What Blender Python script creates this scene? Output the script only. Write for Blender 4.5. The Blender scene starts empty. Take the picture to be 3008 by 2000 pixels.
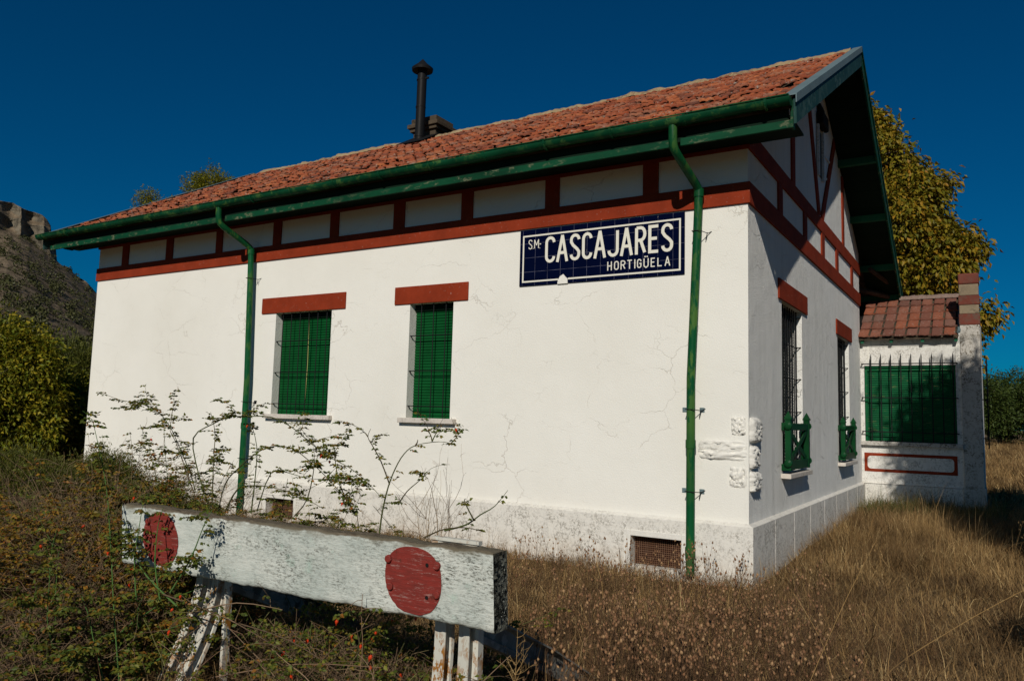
import bpy, math, random
import numpy as np
from mathutils import Vector
random.seed(7); rng = np.random.default_rng(11)
R = math.radians
sc = bpy.context.scene
col = sc.collection

# ------------------------------------------------------------------ camera
CAM = np.array([2.4512, -9.2812, 1.6536]); YAW, PIT, ROL, FPX = 0.5535, 0.0997, 0.0270, 2294.8
Fw = np.array([-math.sin(YAW)*math.cos(PIT), math.cos(YAW)*math.cos(PIT), math.sin(PIT)])
_rt = np.array([math.cos(YAW), math.sin(YAW), 0.0]); _up = np.cross(_rt, Fw)
Rv = math.cos(ROL)*_rt + math.sin(ROL)*_up; Uv = -math.sin(ROL)*_rt + math.cos(ROL)*_up
cd = bpy.data.cameras.new('camera'); cam = bpy.data.objects.new('camera', cd); col.objects.link(cam)
cd.sensor_width = 36.0; cd.lens = FPX/3008.0*36.0; cd.clip_end = 6000; cd.clip_start = 0.05
from mathutils import Matrix
cam.matrix_world = Matrix(((Rv[0], Uv[0], -Fw[0], CAM[0]), (Rv[1], Uv[1], -Fw[1], CAM[1]), (Rv[2], Uv[2], -Fw[2], CAM[2]), (0, 0, 0, 1)))
sc.camera = cam
def at(px, py, ax, val):                       # point where the sight line meets a world plane
    v = Fw + Rv*(px-1504)/FPX - Uv*(py-1000)/FPX
    return CAM + v*((val-CAM[ax])/v[ax])

# ------------------------------------------------------------------ sky, sun, exposure
SUN = np.array([0.315, -1.0, 0.65]); SUN /= np.linalg.norm(SUN)
elev = math.asin(SUN[2])
w = bpy.data.worlds.new('World'); sc.world = w; w.use_nodes = True
nt = w.node_tree; bg = nt.nodes['Background']
sky = nt.nodes.new('ShaderNodeTexSky'); sky.sky_type = 'NISHITA'; sky.sun_disc = False
sky.sun_elevation = elev; sky.sun_rotation = math.atan2(SUN[0], SUN[1])
sky.altitude = 1000; sky.air_density = 1.0; sky.dust_density = 0.3; sky.ozone_density = 3.0
mx = nt.nodes.new('ShaderNodeMix'); mx.data_type = 'RGBA'; mx.blend_type = 'MULTIPLY'; mx.inputs[0].default_value = 1
mx.inputs[7].default_value = (0.005, 0.43, 0.70, 1)
nt.links.new(sky.outputs[0], mx.inputs[6]); nt.links.new(mx.outputs[2], bg.inputs[0]); bg.inputs[1].default_value = 0.05
sl = bpy.data.lights.new('sun', 'SUN'); sl.energy = 3.55; sl.angle = R(0.5); sl.color = (1.0, 0.945, 0.86)
so = bpy.data.objects.new('sun', sl); col.objects.link(so)
so.rotation_euler = Vector((-SUN[0], -SUN[1], -SUN[2])).to_track_quat('-Z', 'Y').to_euler(); so.location = (10, -30, 30)
sc.view_settings.view_transform = 'Standard'; sc.view_settings.look = 'None'
sc.view_settings.exposure = 0.0; sc.view_settings.gamma = 1.0
sc.render.resolution_x = 1024; sc.render.resolution_y = 680

# ------------------------------------------------------------------ material helpers
class NT:
    def __init__(s, name):
        s.m = bpy.data.materials.new(name); s.m.use_nodes = True; s.t = s.m.node_tree
        s.b = s.t.nodes['Principled BSDF']; s.b.inputs['Specular IOR Level'].default_value = 0.10
        s.geo = s.t.nodes.new('ShaderNodeNewGeometry'); s.pos = s.geo.outputs['Position']
    def n(s, k): return s.t.nodes.new(k)
    def l(s, a, b): s.t.links.new(a, b)
    def put(s, inp, v):
        if hasattr(v, 'is_output'): s.l(v, inp)
        else:
            if isinstance(v, (tuple, list)) and len(v) == 3 and inp.type == 'RGBA': v = (*v, 1)
            inp.default_value = v
    def scale(s, vec, sc_):
        m = s.n('ShaderNodeMapping'); s.l(vec, m.inputs[0]); m.inputs['Scale'].default_value = sc_; return m.outputs[0]
    def noise(s, scale=5, detail=4, rough=.55, vec=None, dist=0, out=0):
        n = s.n('ShaderNodeTexNoise'); s.l(vec or s.pos, n.inputs['Vector']); n.inputs['Scale'].default_value = scale
        n.inputs['Detail'].default_value = detail; n.inputs['Roughness'].default_value = rough; n.inputs['Distortion'].default_value = dist
        return n.outputs[out]
    def vor(s, scale, feat='F1', vec=None, out=0, rnd=1.0):
        n = s.n('ShaderNodeTexVoronoi'); s.l(vec or s.pos, n.inputs['Vector']); n.inputs['Scale'].default_value = scale; n.feature = feat
        n.inputs['Randomness'].default_value = rnd; return n.outputs[out]
    def ramp(s, v, stops):
        r = s.n('ShaderNodeValToRGB'); s.l(v, r.inputs[0]); e = r.color_ramp.elements
        while len(e) < len(stops): e.new(0.5)
        for i, (p, c) in enumerate(stops):
            e[i].position = p; e[i].color = (*c, 1) if isinstance(c, (tuple, list)) else (c, c, c, 1)
        return r.outputs[0]
    def mix(s, f, a, b, mode='MIX'):
        m = s.n('ShaderNodeMix'); m.data_type = 'RGBA'; m.blend_type = mode
        s.put(m.inputs[0], f); s.put(m.inputs[6], a); s.put(m.inputs[7], b); return m.outputs[2]
    def math(s, op, a, b=0.0, clamp=False):
        m = s.n('ShaderNodeMath'); m.operation = op; m.use_clamp = clamp; s.put(m.inputs[0], a); s.put(m.inputs[1], b); return m.outputs[0]
    def sep(s, vec=None):
        x = s.n('ShaderNodeSeparateXYZ'); s.l(vec or s.pos, x.inputs[0]); return x.outputs
    def warp(s, amt, scale, vec=None):
        a = s.n('ShaderNodeVectorMath'); a.operation = 'MULTIPLY_ADD'
        s.l(s.noise(scale, 3, .6, vec, out=1), a.inputs[0]); a.inputs[1].default_value = (amt,)*3; s.l(vec or s.pos, a.inputs[2]); return a.outputs[0]
    def bump(s, h, strength=.4, dist=.01):
        b = s.n('ShaderNodeBump'); s.l(h, b.inputs['Height']); b.inputs['Strength'].default_value = strength; b.inputs['Distance'].default_value = dist
        s.l(b.outputs[0], s.b.inputs['Normal'])
    def done(s, color, rough=.8, metal=0.0):
        s.put(s.b.inputs['Base Color'], color); s.put(s.b.inputs['Roughness'], rough); s.b.inputs['Metallic'].default_value = metal; return s.m

def m_plaster(name, base=(.80, .775, .70), crack=1.0, dirt=0.0, zdirt=None, streak=0.0, rough_b=.55):
    s = NT(name)
    big = s.noise(.5, 4, .6)
    c = s.mix(s.ramp(big, [(.35, 0.), (.7, 1.)]), base, tuple(b*f for b, f in zip(base, (.93, .925, .91))))
    if streak:
        st = s.noise(7, 7, .7, s.warp(.15, 1.5, s.scale(s.pos, (1, 1, .10))))
        c = s.mix(s.math('MULTIPLY', s.ramp(st, [(.42, 0.), (.7, 1.)]), streak), c, (.48, .47, .43))
    # small specks where paint has flaked
    sp = s.ramp(s.noise(30, 5, .75, s.warp(.05, 8)), [(.63, 0.), (.70, 1.)])
    area = s.ramp(s.noise(1.1, 4, .6), [(.44, 0.), (.62, 1.)])
    c = s.mix(s.math('MULTIPLY', s.math('MULTIPLY', sp, area), .5), c, (.46, .40, .32))
    # hairline cracks
    wv = s.warp(.34, 2.4, s.warp(.10, 9))
    ed = s.vor(1.05, 'DISTANCE_TO_EDGE', s.scale(wv, (1, 1, 1.5)))
    cr = s.ramp(ed, [(.0, 1.), (.0075, 0.)])
    ms = s.ramp(s.noise(.8, 4, .65), [(.48, 0.), (.60, 1.)])
    ed2 = s.vor(3.4, 'DISTANCE_TO_EDGE', s.scale(wv, (.9, .9, 1.3)))
    cr2 = s.math('MULTIPLY', s.ramp(ed2, [(.0, 1.), (.012, 0.)]), s.ramp(s.noise(1.3, 3, .5, s.scale(s.pos, (1, 1, 1.2))), [(.55, 0.), (.66, 1.)]))
    crk = s.math('MAXIMUM', s.math('MULTIPLY', cr, ms), s.math('MULTIPLY', cr2, .5))
    c = s.mix(s.math('MULTIPLY', crk, .45*crack), c, (.36, .30, .23))
    if dirt:
        z = s.sep()[2]
        d = s.ramp(s.noise(7, 8, .72, s.warp(.2, 3)), [(.42, 0.), (.56, 1.)])
        d2 = s.ramp(s.noise(30, 6, .75), [(.47, 0.), (.55, 1.)])
        g = s.ramp(s.noise(1.2, 3, .6), [(.33, .3), (.6, 1.)])
        m = s.math('MULTIPLY', s.math('MULTIPLY', d, d2), g)
        if zdirt is not None:                   # lichen gathers below this height
            hz = s.math('MULTIPLY', s.math('SUBTRACT', zdirt, z), 4.0, True); m = s.math('MULTIPLY', m, hz)
        c = s.mix(s.math('MULTIPLY', m, dirt), c, (.13, .11, .08))
    if zdirt is not None:
        z = s.sep()[2]
        lo = s.math('MULTIPLY', s.math('SUBTRACT', .20, z), 2.2, True)
        c = s.mix(s.math('MULTIPLY', lo, s.math('MULTIPLY', s.ramp(s.noise(4, 5, .7), [(.35, 0.), (.65, 1.)]), .6)), c, (.42, .31, .2))
    h = s.math('ADD', s.noise(55, 5, .65), s.math('MULTIPLY', s.noise(3, 4, .5), 1.3))
    h = s.math('SUBTRACT', h, s.math('MULTIPLY', crk, .8))
    s.bump(h, rough_b, .008 if rough_b < 1 else .020)
    return s.done(c, .9)

def m_paint(name, base, worn=(.20, .15, .10), amt=.5, scale=18, rough=.5, stretch=(1, 1, 1), dark=.7, bump=.3, lo=.60):
    s = NT(name); v = s.scale(s.pos, stretch)
    c = s.mix(s.ramp(s.noise(2.3, 5, .65, v), [(.3, 0.), (.7, 1.)]), base, tuple(b*dark for b in base))
    wv = s.ramp(s.noise(scale, 8, .7, s.warp(.06, 6, v)), [(lo, 0.), (lo+.05, 1.)])
    g = s.ramp(s.noise(1.7, 3, .6, v), [(.4, .15), (.62, 1.)])
    wm = s.math('MULTIPLY', s.math('MULTIPLY', wv, g), amt)
    c = s.mix(wm, c, worn)
    s.bump(s.math('SUBTRACT', s.noise(scale*2, 5, .6, v), s.math('MULTIPLY', wm, 1.2)), bump, .004)
    return s.done(c, rough)

def m_tiles(name, cols, lichen=.35):
    s = NT(name); r = s.geo.outputs['Random Per Island']
    c = s.ramp(r, [(i/(len(cols)-1), k) for i, k in enumerate(cols)])
    c = s.mix(s.ramp(s.noise(22, 6, .7), [(.4, 0.), (.75, .6)]), c, (.10, .045, .03))
    li = s.ramp(s.noise(16, 7, .75, s.warp(.1, 5)), [(.57, 0.), (.63, 1.)])
    li = s.math('MULTIPLY', li, s.ramp(s.noise(.9, 3, .6), [(.4, .25), (.6, 1.)]))
    c = s.mix(s.math('MULTIPLY', li, lichen), c, (.34, .32, .27))
    dk = s.ramp(s.noise(7, 6, .7), [(.60, 0.), (.66, 1.)])
    c = s.mix(s.math('MULTIPLY', dk, .45), c, (.05, .035, .025))
    s.bump(s.noise(45, 5, .7), .6, .008)
    return s.done(c, .95)

def m_leaf(name, cols, trans=.25, rough=.5):
    s = NT(name); r = s.geo.outputs['Random Per Island']
    c = s.ramp(r, [(i/(len(cols)-1), k) for i, k in enumerate(cols)])
    c = s.mix(s.ramp(s.noise(.9, 3, .6), [(.35, 0.), (.7, .45)]), c, cols[0])
    s.done(c, rough); s.b.inputs['Specular IOR Level'].default_value = .2
    if trans:
        tr = s.n('ShaderNodeBsdfTranslucent'); s.l(c, tr.inputs[0]); ms = s.n('ShaderNodeMixShader'); ms.inputs[0].default_value = trans
        out = s.t.nodes['Material Output']; s.l(s.b.outputs[0], ms.inputs[1]); s.l(tr.outputs[0], ms.inputs[2]); s.l(ms.outputs[0], out.inputs[0])
    return s.m
def m_stem(name, cols, rough=.85):
    s = NT(name); r = s.geo.outputs['Random Per Island']
    return s.done(s.ramp(r, [(i/(len(cols)-1), k) for i, k in enumerate(cols)]), rough)

M = {}
M['wall'] = m_plaster('limewash', streak=.0)
M['gable'] = m_plaster('gable limewash', (.86, .85, .80), crack=.12, streak=.22, rough_b=1.0)
M['plinth'] = m_plaster('plinth render', (.74, .71, .64), crack=.3, dirt=.75, zdirt=.62, streak=.2)
M['annexwall'] = m_plaster('annex render', (.74, .72, .67), crack=.7, dirt=.6, streak=.35)
M['stain'] = m_plaster('lichened render', (.50, .47, .42), crack=.3, dirt=1.2, streak=.5)
M['red'] = m_paint('oxide red paint', (.265, .036, .012), (.50, .36, .30), .7, 30, .85, dark=.66, lo=.62, bump=.4)
M['reddirty'] = m_paint('weathered red brick paint', (.19, .055, .038), (.11, .085, .065), .9, 11, .9, dark=.6, lo=.46)
M['tan'] = m_paint('weathered sandstone', (.28, .22, .145), (.11, .09, .065), .9, 12, .9, dark=.75, lo=.48)
M['green'] = m_paint('green gutter paint', (.005, .066, .027), (.08, .16, .04), .6, 5, .42, (1, 1, 1), .5, .12, .52)
M['pipe'] = m_paint('green downpipe paint', (.006, .085, .028), (.09, .17, .03), .6, 7, .38, (1, 1, .3), .55, .12, .5)
M['board'] = m_paint('peeling green fascia paint', (.004, .062, .026), (.17, .17, .10), .9, 13, .65, (.5, 1, 1), .5, .5, .55)
M['barge'] = m_paint('faded blue green barge paint', (.018, .060, .052), (.06, .11, .10), .8, 16, .6, (1, .4, .4), .6, .5, .5)
M['zinc'] = m_paint('painted zinc flashing', (.14, .195, .205), (.06, .10, .07), .5, 9, .5, dark=.8)
M['soffit'] = m_paint('shade darkened green soffit', (.005, .018, .009), (.02, .016, .012), .5, 12, .8)  # green taken almost to black, with the eave shade put into the colour
M['purlin'] = m_paint('green purlin paint', (.015, .12, .06), (.05, .12, .07), .5, 12, .6)
M['shutter'] = m_paint('green shutter paint', (.0045, .088, .021), (.02, .05, .02), .4, 12, .5, dark=.65, bump=.15)
M['oldshutter'] = m_paint('flaking green shutter paint', (.005, .10, .035), (.30, .28, .12), .8, 10, .55, (.5, 1, 4), .7, .15, .60)
M['rail'] = m_paint('dark green rail paint', (.005, .055, .016), (.02, .03, .015), .5, 20, .4, dark=.6)
M['iron'] = m_paint('black iron', (.012, .013, .014), (.08, .05, .03), .4, 30, .5)
M['wire'] = m_stem('rusty wire mesh', [(.22, .11, .06), (.33, .2, .13)])
M['dark'] = m_stem('dark interior', [(.01, .01, .01), (.012, .012, .011)])
M['rustpanel'] = m_paint('rusty backing', (.045, .018, .010), (.10, .04, .02), .6, 14, .9)
M['flue'] = m_paint('soot black flue', (.012, .012, .012), (.04, .035, .03), .5, 14, .5, (1, 1, .3))
M['brick'] = m_paint('sooty chimney brick', (.10, .075, .05), (.03, .025, .02), .8, 12, .95, dark=.5, bump=.8, lo=.5)
M['mortar'] = m_paint('ridge mortar', (.36, .27, .15), (.17, .09, .06), .7, 14, .95, dark=.7, bump=.9, lo=.5)
M['sill'] = m_plaster('worn sill', (.62, .56, .49), crack=.3, dirt=.4, streak=.3)
M['stone'] = m_plaster('whitewashed stone', (.74, .715, .65), crack=.0, dirt=.15)
M['rooftile'] = m_tiles('clay tiles', [(.36, .092, .038), (.24, .058, .028), (.41, .125, .05), (.29, .075, .034), (.14, .055, .038), (.37, .10, .042), (.27, .13, .085), (.45, .14, .05)], .85)
M['annextile'] = m_tiles('old clay tiles', [(.20, .07, .045), (.13, .06, .045), (.26, .08, .04), (.16, .09, .07), (.22, .06, .035)], .6)
M['lichentile'] = m_tiles('lichened ridge tiles', [(.28, .2, .15), (.22, .15, .12), (.30, .26, .22)], .8)

def m_sign():
    s = NT('cobalt glazed tiles'); x, y, z = s.sep()
    v = s.scale(s.pos, (1, 1, 1))
    def line(c, off):
        a = s.math('FRACT', s.math('MULTIPLY', s.math('ADD', c, off), 5.0)); a = s.math('ABSOLUTE', s.math('SUBTRACT', a, .5)); return a
    gx = s.math('GREATER_THAN', line(x, 10.0+.13), .4885); gz = s.math('GREATER_THAN', line(z, 10.0+.105), .489)
    g = s.math('MAXIMUM', gx, gz)
    c = s.mix(s.noise(3, 4, .6), (.0008, .0008, .010), (.0012, .0016, .019))
    c = s.mix(s.math('MULTIPLY', g, s.ramp(s.noise(6, 4, .7), [(.35, .10), (.7, .7)])), c, (.22, .22, .30))
    near = s.math('MAXIMUM', s.math('GREATER_THAN', line(x, 10.13), .44), s.math('GREATER_THAN', line(z, 10.105), .46))
    chips = s.math('MULTIPLY', near, s.ramp(s.noise(17, 6, .75), [(.67, 0.), (.685, 1.)]))
    c = s.mix(chips, c, (.62, .52, .42)); s.b.inputs['Specular IOR Level'].default_value = .2
    return s.done(c, .2)
M['sign'] = m_sign()
M['letter'] = m_paint('cream glaze', (.74, .71, .60), (.42, .30, .22), .7, 20, .35, dark=.95, bump=.05, lo=.68)

def m_beam():
    s = NT('weathered white painted timber'); x, y, z = s.sep(); nrm = s.sep(s.geo.outputs['Normal'])
    v = s.scale(s.pos, (.16, 1, 1))
    grain = s.noise(60, 6, .7, s.warp(.02, 4, v)); grain2 = s.noise(150, 4, .7, v)
    paint = s.mix(s.ramp(s.noise(2.4, 5, .65), [(.35, 0.), (.65, 1.)]), (.66, .67, .60), (.46, .50, .45))
    paint = s.mix(s.ramp(grain, [(.46, 0.), (.66, .42)]), paint, (.30, .34, .31))
    gr = s.ramp(s.noise(5, 5, .7), [(.62, 0.), (.75, .45)])
    paint = s.mix(gr, paint, (.18, .38, .28))
    spec = s.math('MULTIPLY', s.ramp(s.noise(95, 8, .8, s.warp(.02, 12, s.scale(s.pos, (.35, 1, 1)))), [(.50, 0.), (.56, 1.)]), s.ramp(s.noise(3.1, 6, .7), [(.40, .06), (.62, .9)]))
    paint = s.mix(spec, paint, (.055, .05, .035))
    wood = s.mix(s.ramp(grain, [(.35, 0.), (.65, 1.)]), (.055, .042, .028), (.20, .16, .11))
    endc = s.mix(s.ramp(s.noise(26, 7, .7), [(.42, 0.), (.60, 1.)]), (.018, .018, .014), (.20, .20, .16))
    up = s.ramp(nrm[2], [(.45, 0.), (.7, 1.)]); en = s.ramp(s.math('ABSOLUTE', nrm[0]), [(.55, 0.), (.8, 1.)])
    c = s.mix(up, paint, wood); c = s.mix(en, c, endc)
    topw = s.math('MULTIPLY', s.math('SUBTRACT', z, .935), 26.0, True)      # bare wood along the top arris
    c = s.mix(s.math('MULTIPLY', topw, s.ramp(s.noise(9, 6, .7, s.scale(s.pos, (.4, 1, 1))), [(.42, 0.), (.56, .9)])), c, (.14, .12, .08))
    s.bump(s.math('ADD', grain, s.math('MULTIPLY', grain2, .5)), .8, .006)
    return s.done(c, .8)
M['beam'] = m_beam()
def m_redcircle():
    s = NT('faded red circle paint'); v = s.scale(s.pos, (.16, 1, 1)); g = s.noise(60, 6, .7, s.warp(.02, 4, v))
    c = s.mix(s.ramp(g, [(.4, 0.), (.7, 1.)]), (.23, .032, .024), (.14, .028, .022))
    c = s.mix(s.ramp(s.noise(55, 8, .8, v), [(.56, 0.), (.62, .7)]), c, (.36, .22, .19))
    c = s.mix(s.ramp(s.noise(9, 5, .7), [(.60, 0.), (.68, .8)]), c, (.09, .03, .02)); s.bump(g, .8, .006); return s.done(c, .75)
M['redcircle'] = m_redcircle()
def m_rail():
    s = NT('rust spotted white rail'); v = s.scale(s.pos, (1, 1, .55))
    r = s.ramp(s.noise(21, 7, .7, s.warp(.05, 6, v)), [(.49, 0.), (.53, 1.)])
    g = s.ramp(s.noise(5, 3, .6), [(.45, .1), (.6, 1.)])
    rc = s.mix(s.noise(40, 4, .7), (.22, .075, .015), (.36, .17, .03))
    c = s.mix(s.math('MULTIPLY', r, g), s.mix(s.noise(8, 4), (.62, .60, .52), (.50, .49, .42)), rc); s.bump(r, .3, .003); return s.done(c, .7)
M['oldrail'] = m_rail()
M['greyrail'] = m_paint('blotched grey white rail', (.30, .30, .27), (.06, .05, .035), .9, 10, .8, dark=.6, lo=.48)  # grey-white rail paint with strong darker blotches

def m_grass():
    s = NT('dry grass'); r = s.geo.outputs['Random Per Island']; k = [(.29, .165, .062), (.15, .085, .034), (.43, .27, .11), (.08, .045, .02), (.34, .21, .08), (.20, .12, .05), (.65, .47, .22), (.12, .068, .028)]
    c = s.ramp(r, [(i/7, q) for i, q in enumerate(k)])
    c = s.mix(s.ramp(s.noise(1.1, 4, .65), [(.42, 0.), (.58, .75)]), c, (.085, .048, .022)); c = s.mix(s.ramp(s.noise(.7, 3, .6, s.scale(s.pos, (1.3, 1, 1))), [(.52, 0.), (.66, .5)]), c, (.42, .27, .11))
    return s.done(c, .85)
M['grass'] = m_grass()
M['greenweed'] = m_stem('green weeds', [(.05, .07, .02), (.09, .10, .03), (.14, .11, .04)])
M['weed'] = m_stem('dry brown weed', [(.10, .055, .03), (.17, .09, .045), (.07, .045, .028), (.13, .075, .038)])
M['seed'] = m_stem('dry seed heads', [(.17, .085, .045), (.26, .14, .07), (.10, .05, .03), (.36, .22, .11), (.20, .10, .05)])
M['bark'] = m_stem('bark', [(.07, .055, .04), (.11, .085, .06)])
M['cane'] = m_stem('rose canes', [(.05, .05, .02), (.09, .06, .03), (.07, .09, .025), (.06, .035, .02)])
M['greencane'] = m_stem('fresh green cane', [(.06, .13, .03), (.08, .15, .04)])
M['twig'] = m_stem('brown twigs', [(.22, .125, .075), (.11, .07, .04), (.30, .20, .12), (.08, .055, .035), (.24, .15, .09), (.14, .15, .05)])
M['roseleaf'] = m_leaf('rose leaves', [(.06, .09, .014), (.11, .14, .02), (.08, .10, .015), (.20, .20, .025), (.24, .14, .02), (.10, .13, .018), (.07, .085, .015), (.34, .12, .02)], .3)
M['redleaf'] = m_leaf('reddening bramble leaves', [(.10, .12, .018), (.34, .12, .02), (.14, .15, .02), (.42, .17, .02), (.18, .15, .02), (.28, .07, .018), (.10, .13, .018)], .3)
M['hip'] = m_stem('red rose hip', [(.45, .03, .008), (.52, .05, .01)], .3)
M['chestnut'] = m_leaf('turning chestnut leaves', [(.12, .12, .010), (.24, .19, .014), (.09, .10, .010), (.36, .21, .014), (.19, .17, .015), (.42, .19, .014), (.30, .24, .018), (.14, .13, .012)], .3)
M['yelgreen'] = m_leaf('yellow green leaves', [(.12, .16, .012), (.24, .24, .018), (.09, .12, .012), (.40, .31, .02), (.14, .16, .015), (.44, .32, .025), (.12, .13, .014)], .35)
M['broom'] = m_leaf('dull green broom', [(.09, .105, .018), (.14, .14, .024), (.10, .11, .02), (.17, .14, .035)], .3)
M['olive'] = m_leaf('olive green foliage', [(.07, .09, .015), (.12, .13, .02), (.09, .10, .016), (.17, .16, .025)], .3)
M['fartree'] = m_leaf('far green foliage', [(.035, .06, .012), (.06, .085, .016), (.045, .07, .014), (.09, .11, .02)], .25)
M['scrub'] = m_leaf('dark hill scrub', [(.05, .055, .018), (.07, .07, .022), (.06, .062, .02)], .0)

def m_ground():
    s = NT('dry soil and straw')
    c = s.mix(s.ramp(s.noise(.6, 5, .6), [(.35, 0.), (.65, 1.)]), (.13, .085, .045), (.20, .135, .07))
    c = s.mix(s.ramp(s.noise(28, 6, .7), [(.4, 0.), (.7, .8)]), c, (.055, .036, .02))
    c = s.mix(s.ramp(s.noise(.05, 4, .6), [(.4, 0.), (.7, .5)]), c, (.25, .18, .09))
    s.bump(s.noise(35, 6, .7), .8, .03); return s.done(c, .95)
M['ground'] = m_ground()
def m_hill():
    s = NT('hillside scrub and rock'); nz = s.sep(s.geo.outputs['Normal'])[2]
    rock = s.mix(s.ramp(s.noise(.30, 8, .7, s.scale(s.pos, (1, 1, .35))), [(.3, 0.), (.7, 1.)]), (.05, .043, .033), (.27, .23, .165))
    rock = s.mix(s.ramp(s.noise(.5, 6, .7, s.scale(s.pos, (1, 1, .12))), [(.5, 0.), (.62, .8)]), rock, (.05, .045, .036))
    rock = s.mix(s.ramp(s.noise(.35, 6, .7, s.scale(s.pos, (.3, .3, 2.5))), [(.55, 0.), (.64, .7)]), rock, (.07, .06, .045))
    soil = s.mix(s.ramp(s.noise(.25, 7, .7, s.scale(s.pos, (1, 1, 2.2))), [(.4, 0.), (.62, 1.)]), (.11, .08, .05), (.23, .175, .115))
    soil = s.mix(s.ramp(s.noise(.22, 8, .8), [(.52, 0.), (.58, .7)]), soil, (.045, .048, .02))
    c = s.mix(s.ramp(nz, [(.5, 0.), (.68, 1.)]), rock, soil); s.bump(s.noise(.7, 8, .7), 1.0, .8); return s.done(c, .95)
M['hill'] = m_hill()

# ------------------------------------------------------------------ object helpers
def tag(o, label=None, cat=None, group=None, kind=None):
    if label: o['label'] = label
    if cat: o['category'] = cat
    if group: o['group'] = group
    if kind: o['kind'] = kind
    return o
def thing(name, label, cat, loc, group=None):
    o = bpy.data.objects.new(name, None); o.empty_display_size = .2; o.location = loc; col.objects.link(o)
    return tag(o, label, cat, group)
def rootloc(p):
    while p is not None and p.parent is not None: p = p.parent
    return np.array(p.location[:]) if p is not None else np.zeros(3)
def mesh_np(name, V, Fs, mat, parent=None, smooth=False, loc=None):
    """V (n,3) in world space; Fs: list of arrays (k,3) / (k,4)"""
    base = rootloc(parent) if parent is not None else (np.array(loc) if loc is not None else np.zeros(3))
    V = np.asarray(V, dtype=np.float64) - base
    me = bpy.data.meshes.new(name)
    Fs = [np.asarray(f, dtype=np.int32) for f in Fs if len(f)]
    nl = sum(f.size for f in Fs); nf = sum(len(f) for f in Fs)
    me.vertices.add(len(V)); me.vertices.foreach_set('co', V.astype(np.float32).ravel())
    me.loops.add(nl); me.polygons.add(nf)
    me.loops.foreach_set('vertex_index', np.concatenate([f.ravel() for f in Fs]))
    tot = np.concatenate([np.full(len(f), f.shape[1], dtype=np.int32) for f in Fs])
    st = np.concatenate([[0], np.cumsum(tot)[:-1]]).astype(np.int32)
    me.polygons.foreach_set('loop_start', st); me.polygons.foreach_set('loop_total', tot)
    if smooth: me.polygons.foreach_set('use_smooth', np.ones(nf, dtype=bool))
    me.update(calc_edges=True); me.validate()
    me.materials.append(mat)
    o = bpy.data.objects.new(name, me); col.objects.link(o)
    if parent is not None:
        o.parent = parent
        if parent.parent is not None or parent.type == 'MESH': pass
    elif loc is not None: o.location = loc
    return o
class MB:
    def __init__(s): s.V = []; s.F = []
    def v(s, p): s.V.append(tuple(float(a) for a in p)); return len(s.V)-1
    def poly(s, pts): s.F.append([s.v(p) for p in pts])
    def box(s, x0, x1, y0, y1, z0, z1):
        i = len(s.V)
        for z in (z0, z1):
            for x, y in ((x0, y0), (x1, y0), (x1, y1), (x0, y1)): s.V.append((x, y, z))
        for f in ((3, 2, 1, 0), (4, 5, 6, 7), (0, 1, 5, 4), (1, 2, 6, 5), (2, 3, 7, 6), (3, 0, 4, 7)): s.F.append([i+k for k in f])
    def prism(s, pts, d):                      # polygon extruded along vector d
        n = len(pts); i = len(s.V); d = np.array(d)
        for p in pts: s.V.append(tuple(p))
        for p in pts: s.V.append(tuple(np.array(p)+d))
        s.F.append([i+k for k in range(n)][::-1]); s.F.append([i+n+k for k in range(n)])
        for k in range(n): s.F.append([i+k, i+(k+1) % n, i+n+(k+1) % n, i+n+k])
    def tube(s, path, r, seg=10, cap=True):
        path = [np.array(p, float) for p in path]; n = len(path); rr = r if hasattr(r, '__len__') else [r]*n
        i0 = len(s.V); up = None
        for k in range(n):
            t = path[min(k+1, n-1)]-path[max(k-1, 0)]; t /= (np.linalg.norm(t)+1e-9)
            if up is None: up = np.array([0, 0, 1.]) if abs(t[2]) < .9 else np.array([1., 0, 0])
            a = np.cross(t, up); a /= np.linalg.norm(a)+1e-9; b = np.cross(a, t); up = b
            for q in range(seg):
                an = 2*math.pi*q/seg; s.V.append(tuple(path[k]+(a*math.cos(an)+b*math.sin(an))*rr[k]))
        for k in range(n-1):
            for q in range(seg):
                a0 = i0+k*seg+q; a1 = i0+k*seg+(q+1) % seg; s.F.append([a0, a1, a1+seg, a0+seg])
        if cap: s.F.append([i0+q for q in range(seg)][::-1]); s.F.append([i0+(n-1)*seg+q for q in range(seg)])
    def build_each(s, name, mat, parent=None, **k):
        par = list(range(len(s.V)))
        def find(a):
            while par[a] != a: par[a] = par[par[a]]; a = par[a]
            return a
        for f in s.F:
            for a in f[1:]: par[find(a)] = find(f[0])
        gr = {}
        for f in s.F: gr.setdefault(find(f[0]), []).append(f)
        out = []
        for fs in gr.values():
            ids = sorted({a for f in fs for a in f}); mp = {a: i for i, a in enumerate(ids)}
            m = MB(); m.V = [s.V[a] for a in ids]; m.F = [[mp[a] for a in f] for f in fs]; out.append(m.build(name, mat, parent, **k))
        return out[0]
    def build(s, name, mat, parent=None, smooth=False, bevel=0, loc=None):
        base = rootloc(parent) if parent is not None else (np.array(loc) if loc is not None else np.zeros(3))
        me = bpy.data.meshes.new(name); me.from_pydata([tuple(np.array(p)-base) for p in s.V], [], s.F); me.update()
        if smooth:
            for p in me.polygons: p.use_smooth = True
            try: me.set_sharp_from_angle(angle=R(40))
            except Exception: pass
        me.materials.append(mat); o = bpy.data.objects.new(name, me); col.objects.link(o)
        if parent is not None: o.parent = parent
        elif loc is not None: o.location = loc
        if bevel:
            b = o.modifiers.new('bevel', 'BEVEL'); b.width = bevel; b.segments = 2; b.limit_method = 'ANGLE'
        return o
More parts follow.
